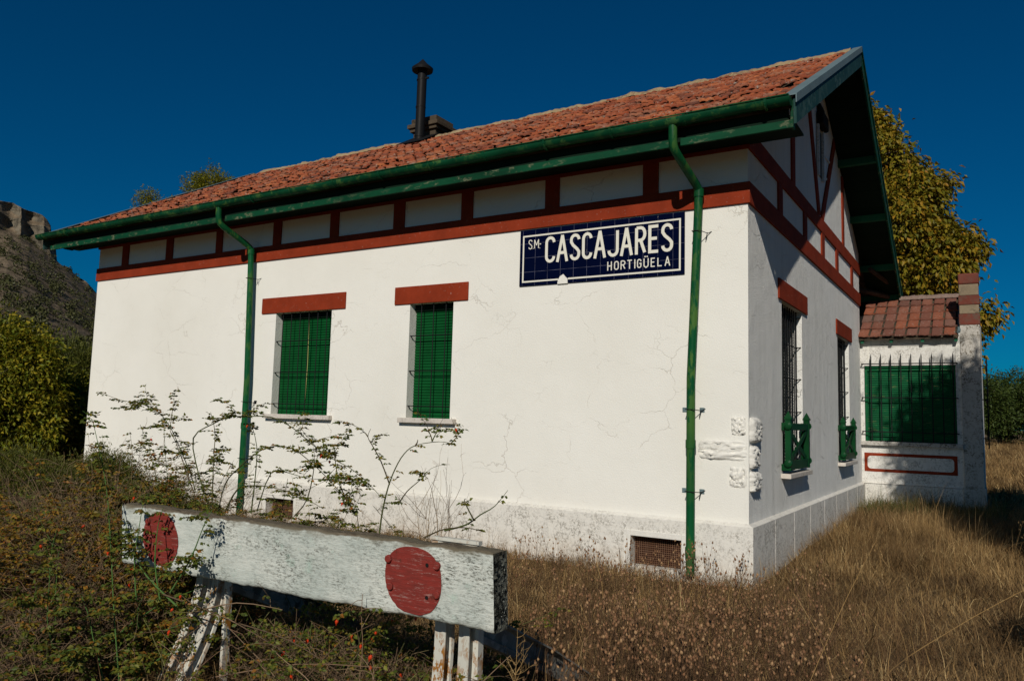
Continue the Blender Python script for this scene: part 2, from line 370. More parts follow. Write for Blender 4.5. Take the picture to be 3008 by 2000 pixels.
def wall_holes(mb, P, u0, u1, v0, v1, holes, depth, inward):
    """P(u,v) -> point; holes (ua,ub,va,vb); reveals pushed along inward"""
    us = sorted({u0, u1, *[h[0] for h in holes], *[h[1] for h in holes]}); vs = sorted({v0, v1, *[h[2] for h in holes], *[h[3] for h in holes]})
    for a, b in zip(us, us[1:]):
        for c, d in zip(vs, vs[1:]):
            um, vm = (a+b)/2, (c+d)/2
            if any(h[0] < um < h[1] and h[2] < vm < h[3] for h in holes): continue
            mb.poly([P(a, c), P(b, c), P(b, d), P(a, d)])
    D = np.array(inward)*depth
    for a, b, c, d in holes:
        for p, q in (((a, c), (b, c)), ((b, c), (b, d)), ((b, d), (a, d)), ((a, d), (a, c))):
            mb.poly([P(*p), P(*q), np.array(P(*q))+D, np.array(P(*p))+D])

# ================================================================== GROUND
def gz(x, y):
    x = np.asarray(x, float); y = np.asarray(y, float)
    z = -.20 + .018*np.clip(y, 0, 60) + .02*np.sin(x*.9+y*.5) + .015*np.sin(x*2.1-y*1.7)
    z = z + .10*np.exp(-((x-1.6)**2/1.5+(y-5.5)**2/5.0))
    return z + np.clip(y-60, 0, 4000)*.002
def ground():
    xs = np.concatenate([-np.geomspace(3500, 22, 26), np.linspace(-20, 14, 120), np.geomspace(16, 3500, 26)])
    ys = np.concatenate([-np.geomspace(3000, 14, 16), np.linspace(-12, 40, 150), np.geomspace(44, 4000, 26)])
    X, Y = np.meshgrid(xs, ys); Z = gz(X, Y) + rng.normal(0, .008, X.shape)*(np.abs(X) < 15)
    nx = len(xs); i = (np.arange(len(ys)-1)[:, None]*nx+np.arange(nx-1)[None]).ravel()
    o = mesh_np('ground', np.stack([X, Y, Z], -1).reshape(-1, 3), [np.stack([i, i+1, i+nx+1, i+nx], 1)], M['ground'], smooth=True)
    o['kind'] = 'structure'
ground()

# ================================================================== STATION BUILDING
L_, W_ = -13.62, 9.12
ZB0, ZB1, ZS0, ZS1, ZP = 4.307, 4.57, 4.982, 5.22, .505
OV, EO, ZE, YR, ZR, LF, YE2 = .68, .68, 5.231, 4.56, 8.041, -14.55, 10.7
SLP = (ZR-ZE)/(YR+EO)
roofz = lambda y: ZR-SLP*abs(y-YR)
st = thing('station_building', 'white rendered railway station with red tiled roof, red painted bands and green shutters', 'building', (L_/2, W_/2, -.2))
FW = [(-8.10, -6.78, 1.615, 3.362), (-5.137, -4.317, 1.615, 3.362)]
GW = [(1.72, 3.05, 1.03, 3.376), (6.21, 7.56, 1.03, 3.376)]
mb = MB(); wall_holes(mb, lambda u, v: (u, 0, v), L_, 0, .40, ZS1, FW, .24, (0, 1, 0))
wall = mb.build('wall', M['wall'], st)
mb = MB(); mb.poly([(L_, W_, -.4), (0, W_, -.4), (0, W_, ZS1), (L_, W_, ZS1)]); mb.build('wall', M['wall'], st)
mb = MB(); wall_holes(mb, lambda u, v: (0, u, v), 0, W_, -.4, ZS0, GW, .32, (-1, 0, 0))
mb.poly([(0, 0, ZS0), (0, W_, ZS0), (0, W_, roofz(W_)-.1), (0, YR, ZR-.12), (0, 0, roofz(0)-.1)])
gab = mb.build('gable_wall', M['gable'], st)
mb = MB(); mb.poly([(L_, 0, -.4), (L_, W_, -.4), (L_, W_, roofz(W_)-.1), (L_, YR, ZR-.12), (L_, 0, roofz(0)-.1)]); mb.build('gable_wall', M['gable'], st)
# plinth: chamfered ledge round the foot of the walls
VENT = [(-1.437, -.784, -.10, .258), (-8.01, -7.36, -.10, .232)]
pd = .065
mb = MB(); wall_holes(mb, lambda u, v: (u, -pd, v), L_-pd, pd, -.5, ZP-.02, VENT, .16, (0, 1, 0))
mb.poly([(pd, -pd, -.5), (pd, W_-.05, -.5), (pd, W_-.05, ZP-.02), (pd, -pd, ZP-.02)])
mb.poly([(L_-pd, -pd, ZP-.02), (pd, -pd, ZP-.02), (0, -.002, ZP+.012), (L_, -.002, ZP+.012)])
mb.poly([(pd, -pd, ZP-.02), (pd, W_-.05, ZP-.02), (.002, W_-.05, ZP+.012), (.002, 0, ZP+.012)])
mb.poly([(L_-pd, -pd, -.5), (L_-pd, W_, -.5), (L_-pd, W_, ZP-.02), (L_-pd, -pd, ZP-.02)])
plin = mb.build('plinth', M['plinth'], st)
mb = MB()                                      # vertical joints of the plinth slabs
for y in (1.0, 2.1, 3.2, 4.35, 5.5, 6.7, 7.9): mb.box(pd, pd+.003, y, y+.012, -.3, ZP-.03)
for x in (-3.9, -2.6, -1.95, -.35): mb.box(x, x+.012, -pd-.003, -pd, -.3, ZP-.03)
mb.build_each('plinth_joint', M['plinth'], st)
for (a, b, c, d) in VENT:
    g = MB()
    f = MB(); f.box(a-.09, a, -pd-.012, -pd+.01, c, d+.07); f.box(b, b+.06, -pd-.012, -pd+.01, c, d+.07); f.box(a, b, -pd-.012, -pd+.01, d, d+.07)
    vent = f.build('cellar_vent', M['stone'], st, bevel=.006)
    k = MB(); k.box(a-.01, b+.01, .08, .09, c-.02, d+.02); k.build('backing_panel', M['rustpanel'], vent)
    n = int((b-a)/.025)
    for i in range(1, n): x = a+(b-a)*i/n; g.box(x-.0012, x+.0012, .041, .0434, c, d)
    for i in range(1, int((d-c)/.025)): z = c+.025*i; g.box(a, b, .038, .0404, z-.0012, z+.0012)
    g.build('wire_mesh', M['wire'], vent)
# red bands and half-timbering (proud of the render)
def bands():
    p = .03
    mb = MB(); mb.box(L_-p, p, -p, -.001, ZB0, ZB1); mb.box(.001, p, .001, W_, ZB0, ZB1); mb.build('painted_band', M['red'], st, bevel=.004)
    mb = MB(); mb.box(L_-p, p, -p, -.001, ZS0, ZS1+.02); mb.box(.001, p, .001, W_, ZS0, ZS1); mb.build('painted_band', M['red'], st, bevel=.004)
    posts = [(-12.771, -12.558), (-11.313, -11.106), (-9.811, -9.637), (-8.271, -8.072), (-6.897, -6.708), (-5.526, -5.307), (-4.219, -4.014), (-2.79, -2.571), (-1.34, -1.132)]
    for a, b in posts:
        mb = MB(); mb.box(a, b, -.026, -.001, ZB1, ZS0); mb.build('painted_post', M['red'], st)
    for a, b in ((1.5, 1.74), (3.19, 3.42), (4.66, 4.92), (6.10, 6.34), (7.9, 8.14)):
        mb = MB(); mb.box(.001, .026, a, b, ZB1, ZS0); mb.build('painted_post', M['red'], st)
    def strut(y0, z0, y1, z1, wd):
        mb = MB(); d = np.array([0, y1-y0, z1-z0]); d /= np.linalg.norm(d); n = np.array([0, -d[2], d[1]])*wd/2
        a = np.array([.001, y0, z0]); b = np.array([.001, y1, z1]); mb.prism([a-n, a+n, b+n, b-n], (.025, 0, 0)); mb.build('timber_strut', M['red'], st)
    strut(2.47, ZS1, 2.47, roofz(2.47)-.15, .21); strut(4.50, ZS1+.01, 3.55, roofz(3.55)-.2, .19)
    strut(4.75, ZS1+.01, 6.1, roofz(6.1)-.2, .20); strut(6.98, ZS1, 6.98, roofz(6.98)-.15, .20)
    # attic slit window with hood
    mb = MB(); mb.box(.003, .012, 4.42, 4.80, 5.95, 6.75); v = mb.build('attic_vent', m_stem('grey slit', [(.10, .10, .095), (.11, .11, .1)]), st)  # plain dark grey fill for the slit
    mb = MB(); mb.box(.012, .05, 4.36, 4.42, 5.9, 6.8); mb.box(.012, .05, 4.80, 4.86, 5.9, 6.8); mb.build('frame', M['annexwall'], v)
    mb = MB(); mb.box(.012, .12, 4.38, 4.92, 6.80, 7.05); mb.box(.012, .07, 4.45, 4.85, 7.053, 7.2); mb.build('hood', M['dark'], v, bevel=.03)
    for z in (6.05, 6.45):
        mb = MB(); mb.box(.003, .02, 5.2, 5.6, z, z+.04); mb.build_each('ledge', M['gable'], v)
bands()
# ---- windows on the long front
def slats(mb, x0, x1, z0, z1, y, pitch=.043, d=.014):
    n = int(round((z1-z0)/pitch))
    for i in range(n):
        a = z0+(z1-z0)*i/n; b = z0+(z1-z0)*(i+1)/n
        mb.poly([(x0, y, a), (x1, y, a), (x1, y-d, a+(b-a)*.45), (x0, y-d, a+(b-a)*.45)])
        mb.poly([(x0, y-d, a+(b-a)*.45), (x1, y-d, a+(b-a)*.45), (x1, y-d*.8, b-(b-a)*.12), (x0, y-d*.8, b-(b-a)*.12)])
        mb.poly([(x0, y-d*.8, b-(b-a)*.12), (x1, y-d*.8, b-(b-a)*.12), (x1, y, b), (x0, y, b)])
def front_window(a, b, c, d, la, lb, nb, label):
    mb = MB(); mb.box(a-.06, b+.06, .235, .25, c-.05, d+.05); win = mb.build('window', M['dark'], st); win['label'] = label
    mb = MB(); slats(mb, a+.004, b-.004, c, d-.10, .165); mb.box(a+.004, b-.004, .15, .19, c+.005, c+.04); mb.build('roller_shutter', M['shutter'], win)
    mb = MB(); mb.box(a+.004, b-.004, .12, .234, d-.10, d-.004); mb.build('shutter_box', M['soffit'], win)
    if nb > 4:
        mb = MB(); mb.tube([((a+b)/2+.0, .14, d-.1), ((a+b)/2+.02, .138, (c+d)/2), ((a+b)/2+.0, .14, c+.22)], .006, 5); mb.build('pull_cord', m_stem('pale strap', [(.35, .40, .12), (.4, .42, .15)]), win)
    mb = MB(); mb.box(la, lb, -.024, -.001, 3.36, 3.632); mb.build('lintel', M['red'], win, bevel=.006)
    mb = MB(); mb.box(a-.10, b+.12, -.085, .14, c-.062, c+.012); mb.build('sill', M['sill'], win, bevel=.008)
    mb = MB()
    for i in range(nb):
        x = a+.14+(b-a-.28)*i/(nb-1) if nb > 4 else a+.20+(b-a-.36)*i/(nb-1)
        mb.tube([(x, .035, c+.01), (x, .035, d+.004)], .0075, 6)
    for z in (c+.19, c+.72, d-.49):
        mb.tube([(a+.002, .03, z), (b-.002, .03, z)], .0075, 6); mb.tube([(a+.03, .03, z), (a+.002, .075, z-.045)], .007, 5)
    mb.build('window_grille', M['iron'], win)
front_window(*FW[0], -8.451, -6.471, 6, 'wide window with six upright bars and a pull cord')
front_window(*FW[1], -5.435, -4.05, 3, 'narrow window with three upright bars')
# ---- windows on the gable with small balconies
def gable_window(a, b, c, d, la, lb, label):
    mb = MB(); mb.box(-.335, -.31, a-.06, b+.06, c-.05, d+.05); win = mb.build('window', M['dark'], st); win['label'] = label
    mb = MB(); n = 44
    for i in range(n):
        z = c+.02+(d-c-.12)*i/n; mb.poly([(-.27, a+.005, z), (-.27, b-.005, z), (-.255, b-.005, z+.02), (-.255, a+.005, z+.02)]); mb.poly([(-.255, a+.005, z+.02), (-.255, b-.005, z+.02), (-.27, b-.005, z+.05), (-.27, a+.005, z+.05)])
    mb.build('roller_shutter', M['shutter'], win)
    mb = MB(); mb.box(.001, .026, la, lb, 3.376, 3.656); mb.build('lintel', M['red'], win, bevel=.006)
    mb = MB(); mb.box(-.2, .13, a-.10, b+.02, c-.075, c-.01); mb.build('sill', M['sill'], win, bevel=.008)
    mb = MB()
    for i in range(9):
        y = a+.08+(b-a-.16)*i/8; mb.tube([(-.07, y, c), (-.07, y, d)], .009, 6)
    for z in (1.86, 2.35, 2.83, 3.28):
        mb.tube([(-.075, a, z), (-.075, b, z)], .009, 6); mb.tube([(-.075, b-.12, z), (-.02, b-.001, z+.01)], .008, 5)
    mb.build('window_grille', M['iron'], win)
    mb = MB()
    for i in range(1, 50): y = a+(b-a)*i/50; mb.box(-.1315, -.1285, y-.0015, y+.0015, c, d)
    for i in range(1, 56): z = c+(d-c)*i/56; mb.box(-.1285, -.1265, a, b, z-.002, z+.002)
    mb.build('wire_mesh', M['iron'], win)
    # timber balcony rail: posts, rails, St Andrew's cross
    y0, y1, xf = a-.09, b-.13, .125
    z0, z1 = c+.03, 1.70
    B = bpy.data.objects.new('balcony', None); col.objects.link(B); B.parent = st
    for y in (y0, y1-.09): bal = MB(); bal.box(xf-.075, xf, y, y+.09, z0, z1+.06); bal.build('post', M['rail'], B, bevel=.006)
    for y in (y0, y1-.09):
        f = MB()
        p = [(xf-.085, y-.01, z1+.06), (xf+.01, y-.01, z1+.06), (xf+.01, y+.10, z1+.06), (xf-.085, y+.10, z1+.06)]; t = (xf-.037, y+.045, z1+.16)
        f.box(xf-.085, xf+.01, y-.01, y+.10, z1+.045, z1+.065)
        for i in range(4): f.poly([p[i], p[(i+1) % 4], t])
        f.build('finial', M['rail'], B)
    f = MB(); f.box(xf-.05, xf-.008, y0+.09, y1-.09, z1-.10, z1-.005); f.box(xf-.05, xf-.008, y0+.09, y1-.09, z0+.01, z0+.13)
    f.box(.0, xf-.075, y0+.02, y0+.06, z1-.10, z1); f.box(0, xf-.075, y1-.06, y1-.02, z1-.10, z1)
    f.box(.0, xf-.075, y0+.01, y0+.05, z0, z0+.09); f.box(0, xf-.075, y1-.05, y1-.01, z0, z0+.09); f.build_each('rail_bar', M['rail'], B, bevel=.004)
    f = MB(); f.box(.002, xf-.078, y1-.035, y1-.012, z0+.1, z1-.11); f.build('side_panel', M['rail'], B)
    zz0, zz1, ya, yb = z0+.13, z1-.10, y0+.09, y1-.09
    for (p0, p1, xo) in (((ya, zz0), (yb, zz1), 0), ((ya, zz1), (yb, zz0), -.016)):
        f = MB(); dv = np.array([0, p1[0]-p0[0], p1[1]-p0[1]]); dv /= np.linalg.norm(dv); n = np.array([0, -dv[2], dv[1]])*.035
        A = np.array([xf-.035+xo, p0[0], p0[1]]); Bp = np.array([xf-.035+xo, p1[0], p1[1]]); f.prism([A-n, A+n, Bp+n, Bp-n], (.02, 0, 0)); f.build('cross_brace', M['rail'], B)
    f = MB()
    for z in (z1-.04, z0+.10):
        for i in range(7):
            a0 = math.pi*i/6-math.pi/2
        f.tube([(xf-.03, y0-.001, z), (xf-.03, y0-.03, z), (xf-.03, y0-.045, z)], [.055, .05, .02], 10)
        f.tube([(xf-.03, y1+.001, z), (xf-.03, y1+.02, z), (xf-.03, y1+.03, z)], [.055, .05, .02], 10)
    f.build_each('round_knob', M['rail'], B)
gable_window(*GW[0], 1.495, 3.38, 'gable window nearer the corner')
gable_window(*GW[1], 6.05, 7.84, 'gable window beside the annex')
# ---- exposed quoin stones
def quoin(x0, x1, y0, y1, z0, z1, side, seed):
    r = np.random.default_rng(seed); n = 14; V = []; F = []
    for j in range(n+1):
        for i in range(n+1):
            u, v = i/n, j/n; cu, cv = 2*u-1, 2*v-1
            e = max(abs(cu), abs(cv)); h = (1-e**7)
            rad = 1-.10*(abs(cu)**4*abs(cv)**4)
            hh = h*(.020 if side == 'f' else .065)+(.014*r.normal() if .02 < h else 0)*min(1, h*2)
            if side == 'f':
                cx, cz = (x0+x1)/2, (z0+z1)/2; V.append((cx+(x1-x0)/2*cu*rad+r.normal()*.003, -.001-hh, cz+(z1-z0)/2*cv*rad+r.normal()*.003))
            else:
                cy, cz = (y0+y1)/2, (z0+z1)/2; V.append((.001+hh, cy+(y1-y0)/2*cu*rad+r.normal()*.005, cz+(z1-z0)/2*cv*rad+r.normal()*.003))
    F = [[j*(n+1)+i, j*(n+1)+i+1, (j+1)*(n+1)+i+1, (j+1)*(n+1)+i] for j in range(n) for i in range(n)]
    o = mesh_np('quoin_stone', V, [F], M['stone'], st, smooth=False)
for k, (a, b, c, d) in enumerate(((-.20, -.03, 1.53, 1.75), (-.60, -.02, 1.235, 1.47), (-.225, -.02, .925, 1.165))):
    quoin(a, b, 0, 0, c, d, 'f', 5+k)
for k, (a, b, c, d) in enumerate(((.02, .40, 1.44, 1.75), (.02, .26, 1.14, 1.42), (.02, .36, .87, 1.12))):
    quoin(0, 0, a, b, c, d, 'g', 15+k)

# ---- roof
def tiles(x0, x1, yb, zb, dirv, length, tw, te, lip=.03, wave=.02, seed=1, jit=1.0, nseg=6, gaps=.006):
    """tile courses from eave point (.,yb,zb) along dirv (dy,dz unit)"""
    r = np.random.default_rng(seed); dy, dz = dirv; n = np.array([-dz, dy]) if dy > 0 else np.array([dz, -dy])
    n = np.array([-dz, dy]) if dy > 0 else np.array([dz, -dy]); 
    if n[1] < 0: n = -n
    V = []; F = []; rows = int(round(length/te)); cols = int(round((x1-x0)/tw)); te = length/rows; tw = (x1-x0)/cols
    for i in range(rows):
        rj = r.normal(0, .004*jit)
        for j in range(cols):
            if r.random() < gaps and 0 < i < rows-1: continue
            a = j*tw+x0+r.normal(0, .003*jit); s0 = i*te-.03+r.normal(0, .010*jit); s1 = (i+1)*te+.01
            h0 = lip+.012+rj+abs(r.normal(0, .005*jit)); h1 = .012; tlt = r.normal(0, .004*jit)
            if r.random() < .02*jit: h0 += .02; s0 -= .02
            k = len(V); sg = nseg
            for q in range(sg+1):
                u = q/sg; x = a+u*(tw+.002); wv = wave*(.5-.5*math.cos(4*math.pi*u)) if wave < .03 else wave*math.sin(math.pi*u)
                sl_ = .012*math.sin(math.pi*u)
                for (s_, h_) in ((s0-sl_, h0+wv+tlt*(u-.5)*2-lip*.9), (s0-sl_, h0+wv+tlt*(u-.5)*2), (s1, h1+wv*.8)):
                    V.append((x, yb+dy*s_+n[0]*h_, zb+dz*s_+n[1]*h_))
            for q in range(sg):
                b = k+q*3; F.append([b, b+3, b+4, b+1]); F.append([b+1, b+4, b+5, b+2])
            F.append([k, k+1, k+2, k]); F[-1] = [k, k+1, k+2, k+2] if False else F.pop() or None
            if F[-1] is None: F.pop()
    return V, F
sl = math.hypot(YR+EO, ZR-ZE); du = ((YR+EO)/sl, (ZR-ZE)/sl)
def tile_mesh(name, mat, parent, *a, **k):
    V, F = tiles(*a, **k); F = [f for f in F if f is not None and len(set(f)) == 4]
    return mesh_np(name, V, [F], mat, parent)
# roof deck (the solid under the tiles)
mb = MB(); T = .07
for (ya, yb) in ((-EO, YR), (YE2, YR)):
    za, zb = roofz(ya)-.045, roofz(yb)-.045
    mb.prism([(LF, ya, za), (LF, yb, zb), (LF, yb, zb-T), (LF, ya, za-T)], (OV-LF, 0, 0))
roof = mb.build('roof', M['brick'], st)
tile_mesh('roof_tiles', M['rooftile'], roof, LF+.06, OV-.08, -EO, ZE-.045, du, sl, .205, .27, lip=.038, seed=3, jit=2.0, gaps=.012)
tile_mesh('roof_tiles', M['rooftile'], roof, LF+.06, OV-.08, YE2, roofz(YE2)-.045, (-du[0], du[1]), math.hypot(YE2-YR, ZR-roofz(YE2)), .215, .345, seed=4)
# ridge: mortar bedded half-round tiles, uneven
V = []; F = []; n = 260; r = np.random.default_rng(8)
off = np.convolve(r.normal(0, .02, n+8), np.ones(5)/5, 'same')[:n+1]
for i in range(n+1):
    x = LF+.08+(OV-.12-LF-.08)*i/n; o_ = off[i]
    for q in range(9):
        a = math.pi*q/8; rr = .15+r.normal(0, .006)+o_
        V.append((x, YR-math.cos(a)*rr*1.05, ZR-.075+math.sin(a)*rr*.75+o_*.6))
F = [[i*9+q, i*9+q+1, (i+1)*9+q+1, (i+1)*9+q] for i in range(n) for q in range(8)]
mesh_np('ridge_cap', V, [F], M['mortar'], roof)
# soffit, fascia and gutter
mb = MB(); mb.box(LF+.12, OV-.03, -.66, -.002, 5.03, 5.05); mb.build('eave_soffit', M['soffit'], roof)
mb = MB()
xs_ = [-14.25, -8.70, -.60, .655]
for a, b in ((-14.25, -8.86), (-8.72, -.70), (-.60, .655)): mb.box(a, b, -.70, -.665, 4.895, 4.985)
fas = mb.build('fascia_board', M['board'], roof, bevel=.004)
mb = MB(); mb.box(-14.2, .62, -.655, -.63, 4.96, 5.15); mb.build('eave_shade_strip', M['soffit'], roof)  # dark strip standing for the shadowed gap between gutter and fascia
g = MB(); r_o, gy, gzc = .088, -.775, 5.205
prof = [(gy+r_o*math.cos(a), gzc+r_o*math.sin(a)*1.05) for a in [math.pi+math.pi*q/10 for q in range(11)]]
rr = np.random.default_rng(5); ng = 60
V = []
for i in range(ng+1):
    x = -14.58+(.665+14.58)*i/ng; s = .012*math.sin(i*.55)+rr.normal(0, .003)
    for (y, z) in prof: V.append((x, y, z+s*.6))
    for (y, z) in [(gy+r_o*.93*math.cos(a), gzc+r_o*.95*math.sin(a)) for a in [2*math.pi-math.pi*q/10 for q in range(11)]]: V.append((x, y, z+s*.6))
m_ = 22; F = [[i*m_+q, i*m_+(q+1) % m_, (i+1)*m_+(q+1) % m_, (i+1)*m_+q] for i in range(ng) for q in range(m_)]
gut = mesh_np('gutter', V, [F], M['green'], roof, smooth=True)
for i in range(17):
    x = -14.4+i*.925; mb = MB(); an_ = [math.pi+math.pi*q/10 for q in range(11)]
    mb.prism([(x, gy+(r_o+.008)*math.cos(a), gzc-.004+(r_o+.008)*1.05*math.sin(a)) for a in an_]+[(x, gy+(r_o-.002)*math.cos(a), gzc-.004+(r_o-.002)*1.05*math.sin(a)) for a in an_[::-1]], (.028, 0, 0)); mb.build('gutter_bracket', M['green'], gut)
mb = MB()
mb.tube([(-14.58, gy-r_o-.004, gzc+.004), (.665, gy-r_o-.004, gzc+.004)], .009, 6)
mb.prism([(.665, y, z) for (y, z) in prof], (.006, 0, 0)); mb.prism([(-14.586, y, z) for (y, z) in prof], (.006, 0, 0))
mb.build('gutter_rim', M['green'], gut)
# verges: barge boards and zinc flashing
for xa, sgn in ((OV, 1), (LF, -1)):
    for ya in (-EO, YE2):
        mb = MB(); za, zb = roofz(ya), ZR
        x0, x1 = (xa, xa+.03) if sgn > 0 else (xa-.03, xa)
        hb = .27
        mb.prism([(x0, ya-.02*(1 if ya < 0 else -1), za-.02), (x0, YR, zb-.02), (x0, YR, zb-.02-hb), (x0, ya, za-.02-hb)], (x1-x0, 0, 0))
        mb.build('barge_board', M['barge'] if ya < 0 else M['board'], roof)
        mb = MB(); e = .055
        ys0 = ya-.06*(1 if ya < 0 else -1); zs0 = roofz(ys0) if ya > 0 else za-.03
        a0, a1 = (xa-.10, xa+.045) if sgn > 0 else (xa-.045, xa+.10)
        mb.prism([(a0, ys0, zs0+e), (a0, YR, zb+e), (a0, YR, zb+e-.012), (a0, ys0, zs0+e-.012)], (a1-a0, 0, 0))
        b0 = xa+.033 if sgn > 0 else xa-.045
        mb.prism([(b0, ys0, zs0+e-.012), (b0, YR, zb+e-.012), (b0, YR, zb-.045), (b0, ys0, zs0-.045)], (.012, 0, 0))
        mb.build('verge_flashing', M['zinc'] if ya < 0 else M['board'], roof)
mb = MB(); mb.box(OV-.03, OV-.002, -.70, -.6, 4.895, 5.2); mb.build('eave_end_cap', M['board'], roof)
for y in (2.2, 6.60, 8.05, 9.50, 10.5):
    mb = MB(); z = roofz(y)-.13; mb.box(-.4 if y < 9 else -3, OV-.004, y-.06, y+.06, z-.13, z); mb.build('purlin', M['purlin'], roof)
mb = MB()                                       # boarded underside of the verge overhang
for k in range(26):
    y0 = YR+.02+k*.235
    if y0 > YE2-.2: break
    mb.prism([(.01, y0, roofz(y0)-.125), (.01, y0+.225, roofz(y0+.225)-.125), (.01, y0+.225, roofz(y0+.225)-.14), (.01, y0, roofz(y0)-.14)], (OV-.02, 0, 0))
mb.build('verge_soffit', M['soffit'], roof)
# old beams left hanging under the rear corner
mb = MB(); mb.tube([(.2, 9.3, 5.15), (.5, 10.2, 4.95), (.62, 10.55, 4.75)], .05, 6); mb.tube([(-.6, 9.35, 4.9), (.45, 10.4, 4.68)], .06, 6); mb.build_each('broken_rafter', M['brick'], roof)
mb = MB(); mb.box(-6, .3, 10.5, 10.6, 3.4, 4.7); mb.build('rear_shade_sheet', M['dark'], roof)  # near-black sheet standing in for the shade under the rear canopy
# splinters under the far end of the fascia
mb = MB(); mb.tube([(-13.9, -.6, 4.93), (-13.6, -.6, 4.86), (-13.3, -.6, 4.91)], [.03, .02, .006], 5); mb.tube([(-13.2, -.6, 4.92), (-13.35, -.6, 4.84), (-13.45, -.6, 4.85)], [.03, .02, .005], 5); mb.build_each('loose_splinter', M['soffit'], fas)
# chimney and flue
ch = MB(); ch.box(-9.16, -8.50, 4.78, 5.38, 7.3, 8.36); ch.box(-9.22, -8.44, 4.72, 5.44, 8.36, 8.44); ch.box(-9.27, -8.38, 4.67, 5.49, 8.443, 8.54); ch.box(-9.20, -8.46, 4.74, 5.42, 8.543, 8.68)
ch.build('chimney', M['brick'], roof, bevel=.012)
fx, fy = -8.66, 4.40
mb = MB(); mb.tube([(fx, fy, 7.85), (fx+.01, fy, 9.62)], .11, 20); flue = mb.build('flue_pipe', M['flue'], roof, smooth=True)
mb = MB(); mb.tube([(fx+.01, fy, 9.63), (fx+.01, fy, 9.69), (fx+.01, fy, 9.80), (fx+.01, fy, 9.92)], [.24, .25, .12, .012], 22); mb.build('rain_cap', M['flue'], flue, smooth=True)
mb = MB()
for z in (8.05, 8.75, 9.40): mb.tube([(fx, fy, z), (fx, fy, z+.03)], .118, 20)
mb.box(fx+.10, fx+.2, fy-.02, fy+.02, 9.42, 9.46); mb.build_each('clamp', M['flue'], flue)
mb = MB(); mb.prism([(fx-.35, 4.0, roofz(4.0)+.05), (fx+.45, 4.0, roofz(4.0)+.05), (fx+.45, 4.56, ZR+.08), (fx-.35, 4.56, ZR+.08)], (0, 0, .012)); mb.build('lead_apron', M['flue'], flue)
# downpipes
def downpipe(x0, x1, r_, label):
    yw = -.125; mb = MB(); c = (x1-x0)
    path = [(x0, gy, 5.12), (x0, gy, 4.98), (x0, gy+.02, 4.87), (x0+.02, gy+.10, 4.80), (x0+.06, -.32, 4.64), (x0+.09, -.17, 4.555), (x0+.10, yw, 4.50), (x0+.10, yw, 4.40), (x1, yw, 2.2), (x1, yw, -.12)]
    # rounded hook
    P = [np.array(p) for p in path]; S = [P[0]]
    for i in range(1, 8): S += [P[i-1]*.25+P[i]*.75, P[i]*.75+P[i+1]*.25]
    S += [P[8], P[9]]
    mb.tube(S, r_, 14); o = mb.build('downpipe', M['pipe'], st, smooth=True); o['label'] = label
    mb = MB()
    for z in (4.42, 1.36, .1): 
        xx = x1+(x0+.10-x1)*max(0, (z-2.2)/2.2); mb.tube([(xx, yw, z), (xx, yw, z+.10)], r_+.009, 14)
    mb.build_each('pipe_collar', M['pipe'], o, smooth=True)
    mb = MB()
    for z in (3.99, 1.82, .85):
        xx = x1+(x0+.10-x1)*max(0, (z-2.2)/2.2)
        mb.tube([(xx-.07, -.02, z), (xx-.05, yw-r_-.004, z+.005), (xx+.05, yw-r_-.004, z), (xx+.10, -.03, z-.01), (xx+.14, -.001, z+.015)], .005, 5)
        mb.tube([(xx+.10, -.04, z), (xx+.075, -.03, z-.09)], .005, 5)
    mb.build_each('wire_tie', M['iron'], o)
    mb = MB()
    for z in (1.82, .85):
        for s in (-.115, .10): mb.box(x1+s-.03, x1+s+.03, -.006, .002, z-.028, z+.028)
    mb.build_each('wall_box', M['dark'] if x0 < -3 else M['zinc'], o)
downpipe(-.665, -.655, .052, 'downpipe nearest the corner'); downpipe(-8.79, -8.60, .052, 'downpipe left of the wide window')

# ================================================================== TILE SIGN
SX0, SX1, SZ0, SZ1 = -3.179, -.779, 3.499, 4.292
sign = thing('station_sign', 'dark blue glazed tile sign reading CASCAJARES HORTIGÜELA on the white wall', 'sign', ((SX0+SX1)/2, 0, SZ0))
mb = MB(); mb.box(SX0, SX1, -.020, -.001, SZ0, SZ1); mb.build('tile_panel', M['sign'], sign, bevel=.004)
mb = MB(); yb = -.0235; i_ = .048; t_ = .022
mb.box(SX0+i_, SX1-i_, yb, -.0202, SZ1-i_-t_-.03, SZ1-i_-.03); mb.box(SX0+i_, SX0+.62, yb, -.0202, SZ0+i_, SZ0+i_+t_); mb.box(SX0+.77, SX1-i_, yb, -.0202, SZ0+i_, SZ0+i_+t_)
mb.box(SX0+i_, SX0+i_+t_, yb, -.0202, SZ0+i_+t_, SZ1-i_-t_-.03); mb.box(SX1-i_-t_, SX1-i_, yb, -.0202, SZ0+i_+t_, SZ1-i_-t_-.03)
mb.build('border_line', M['letter'], sign)
mb = MB(); c0 = SX0+.695; mb.prism([(c0-.085, -.026, SZ0-.004), (c0-.075, -.026, SZ0+.05), (c0-.045, -.026, SZ0+.10), (c0+.005, -.026, SZ0+.125), (c0+.04, -.026, SZ0+.085), (c0+.07, -.026, SZ0+.06), (c0+.072, -.026, SZ0-.004)], (0, .0255, 0)); mb.build('plaster_patch', M['wall'], sign)
def arc(cx, cz, rx, rz, a0, a1, n=8): return [(cx+rx*math.cos(R(a0+(a1-a0)*i/n)), cz+rz*math.sin(R(a0+(a1-a0)*i/n))) for i in range(n+1)]
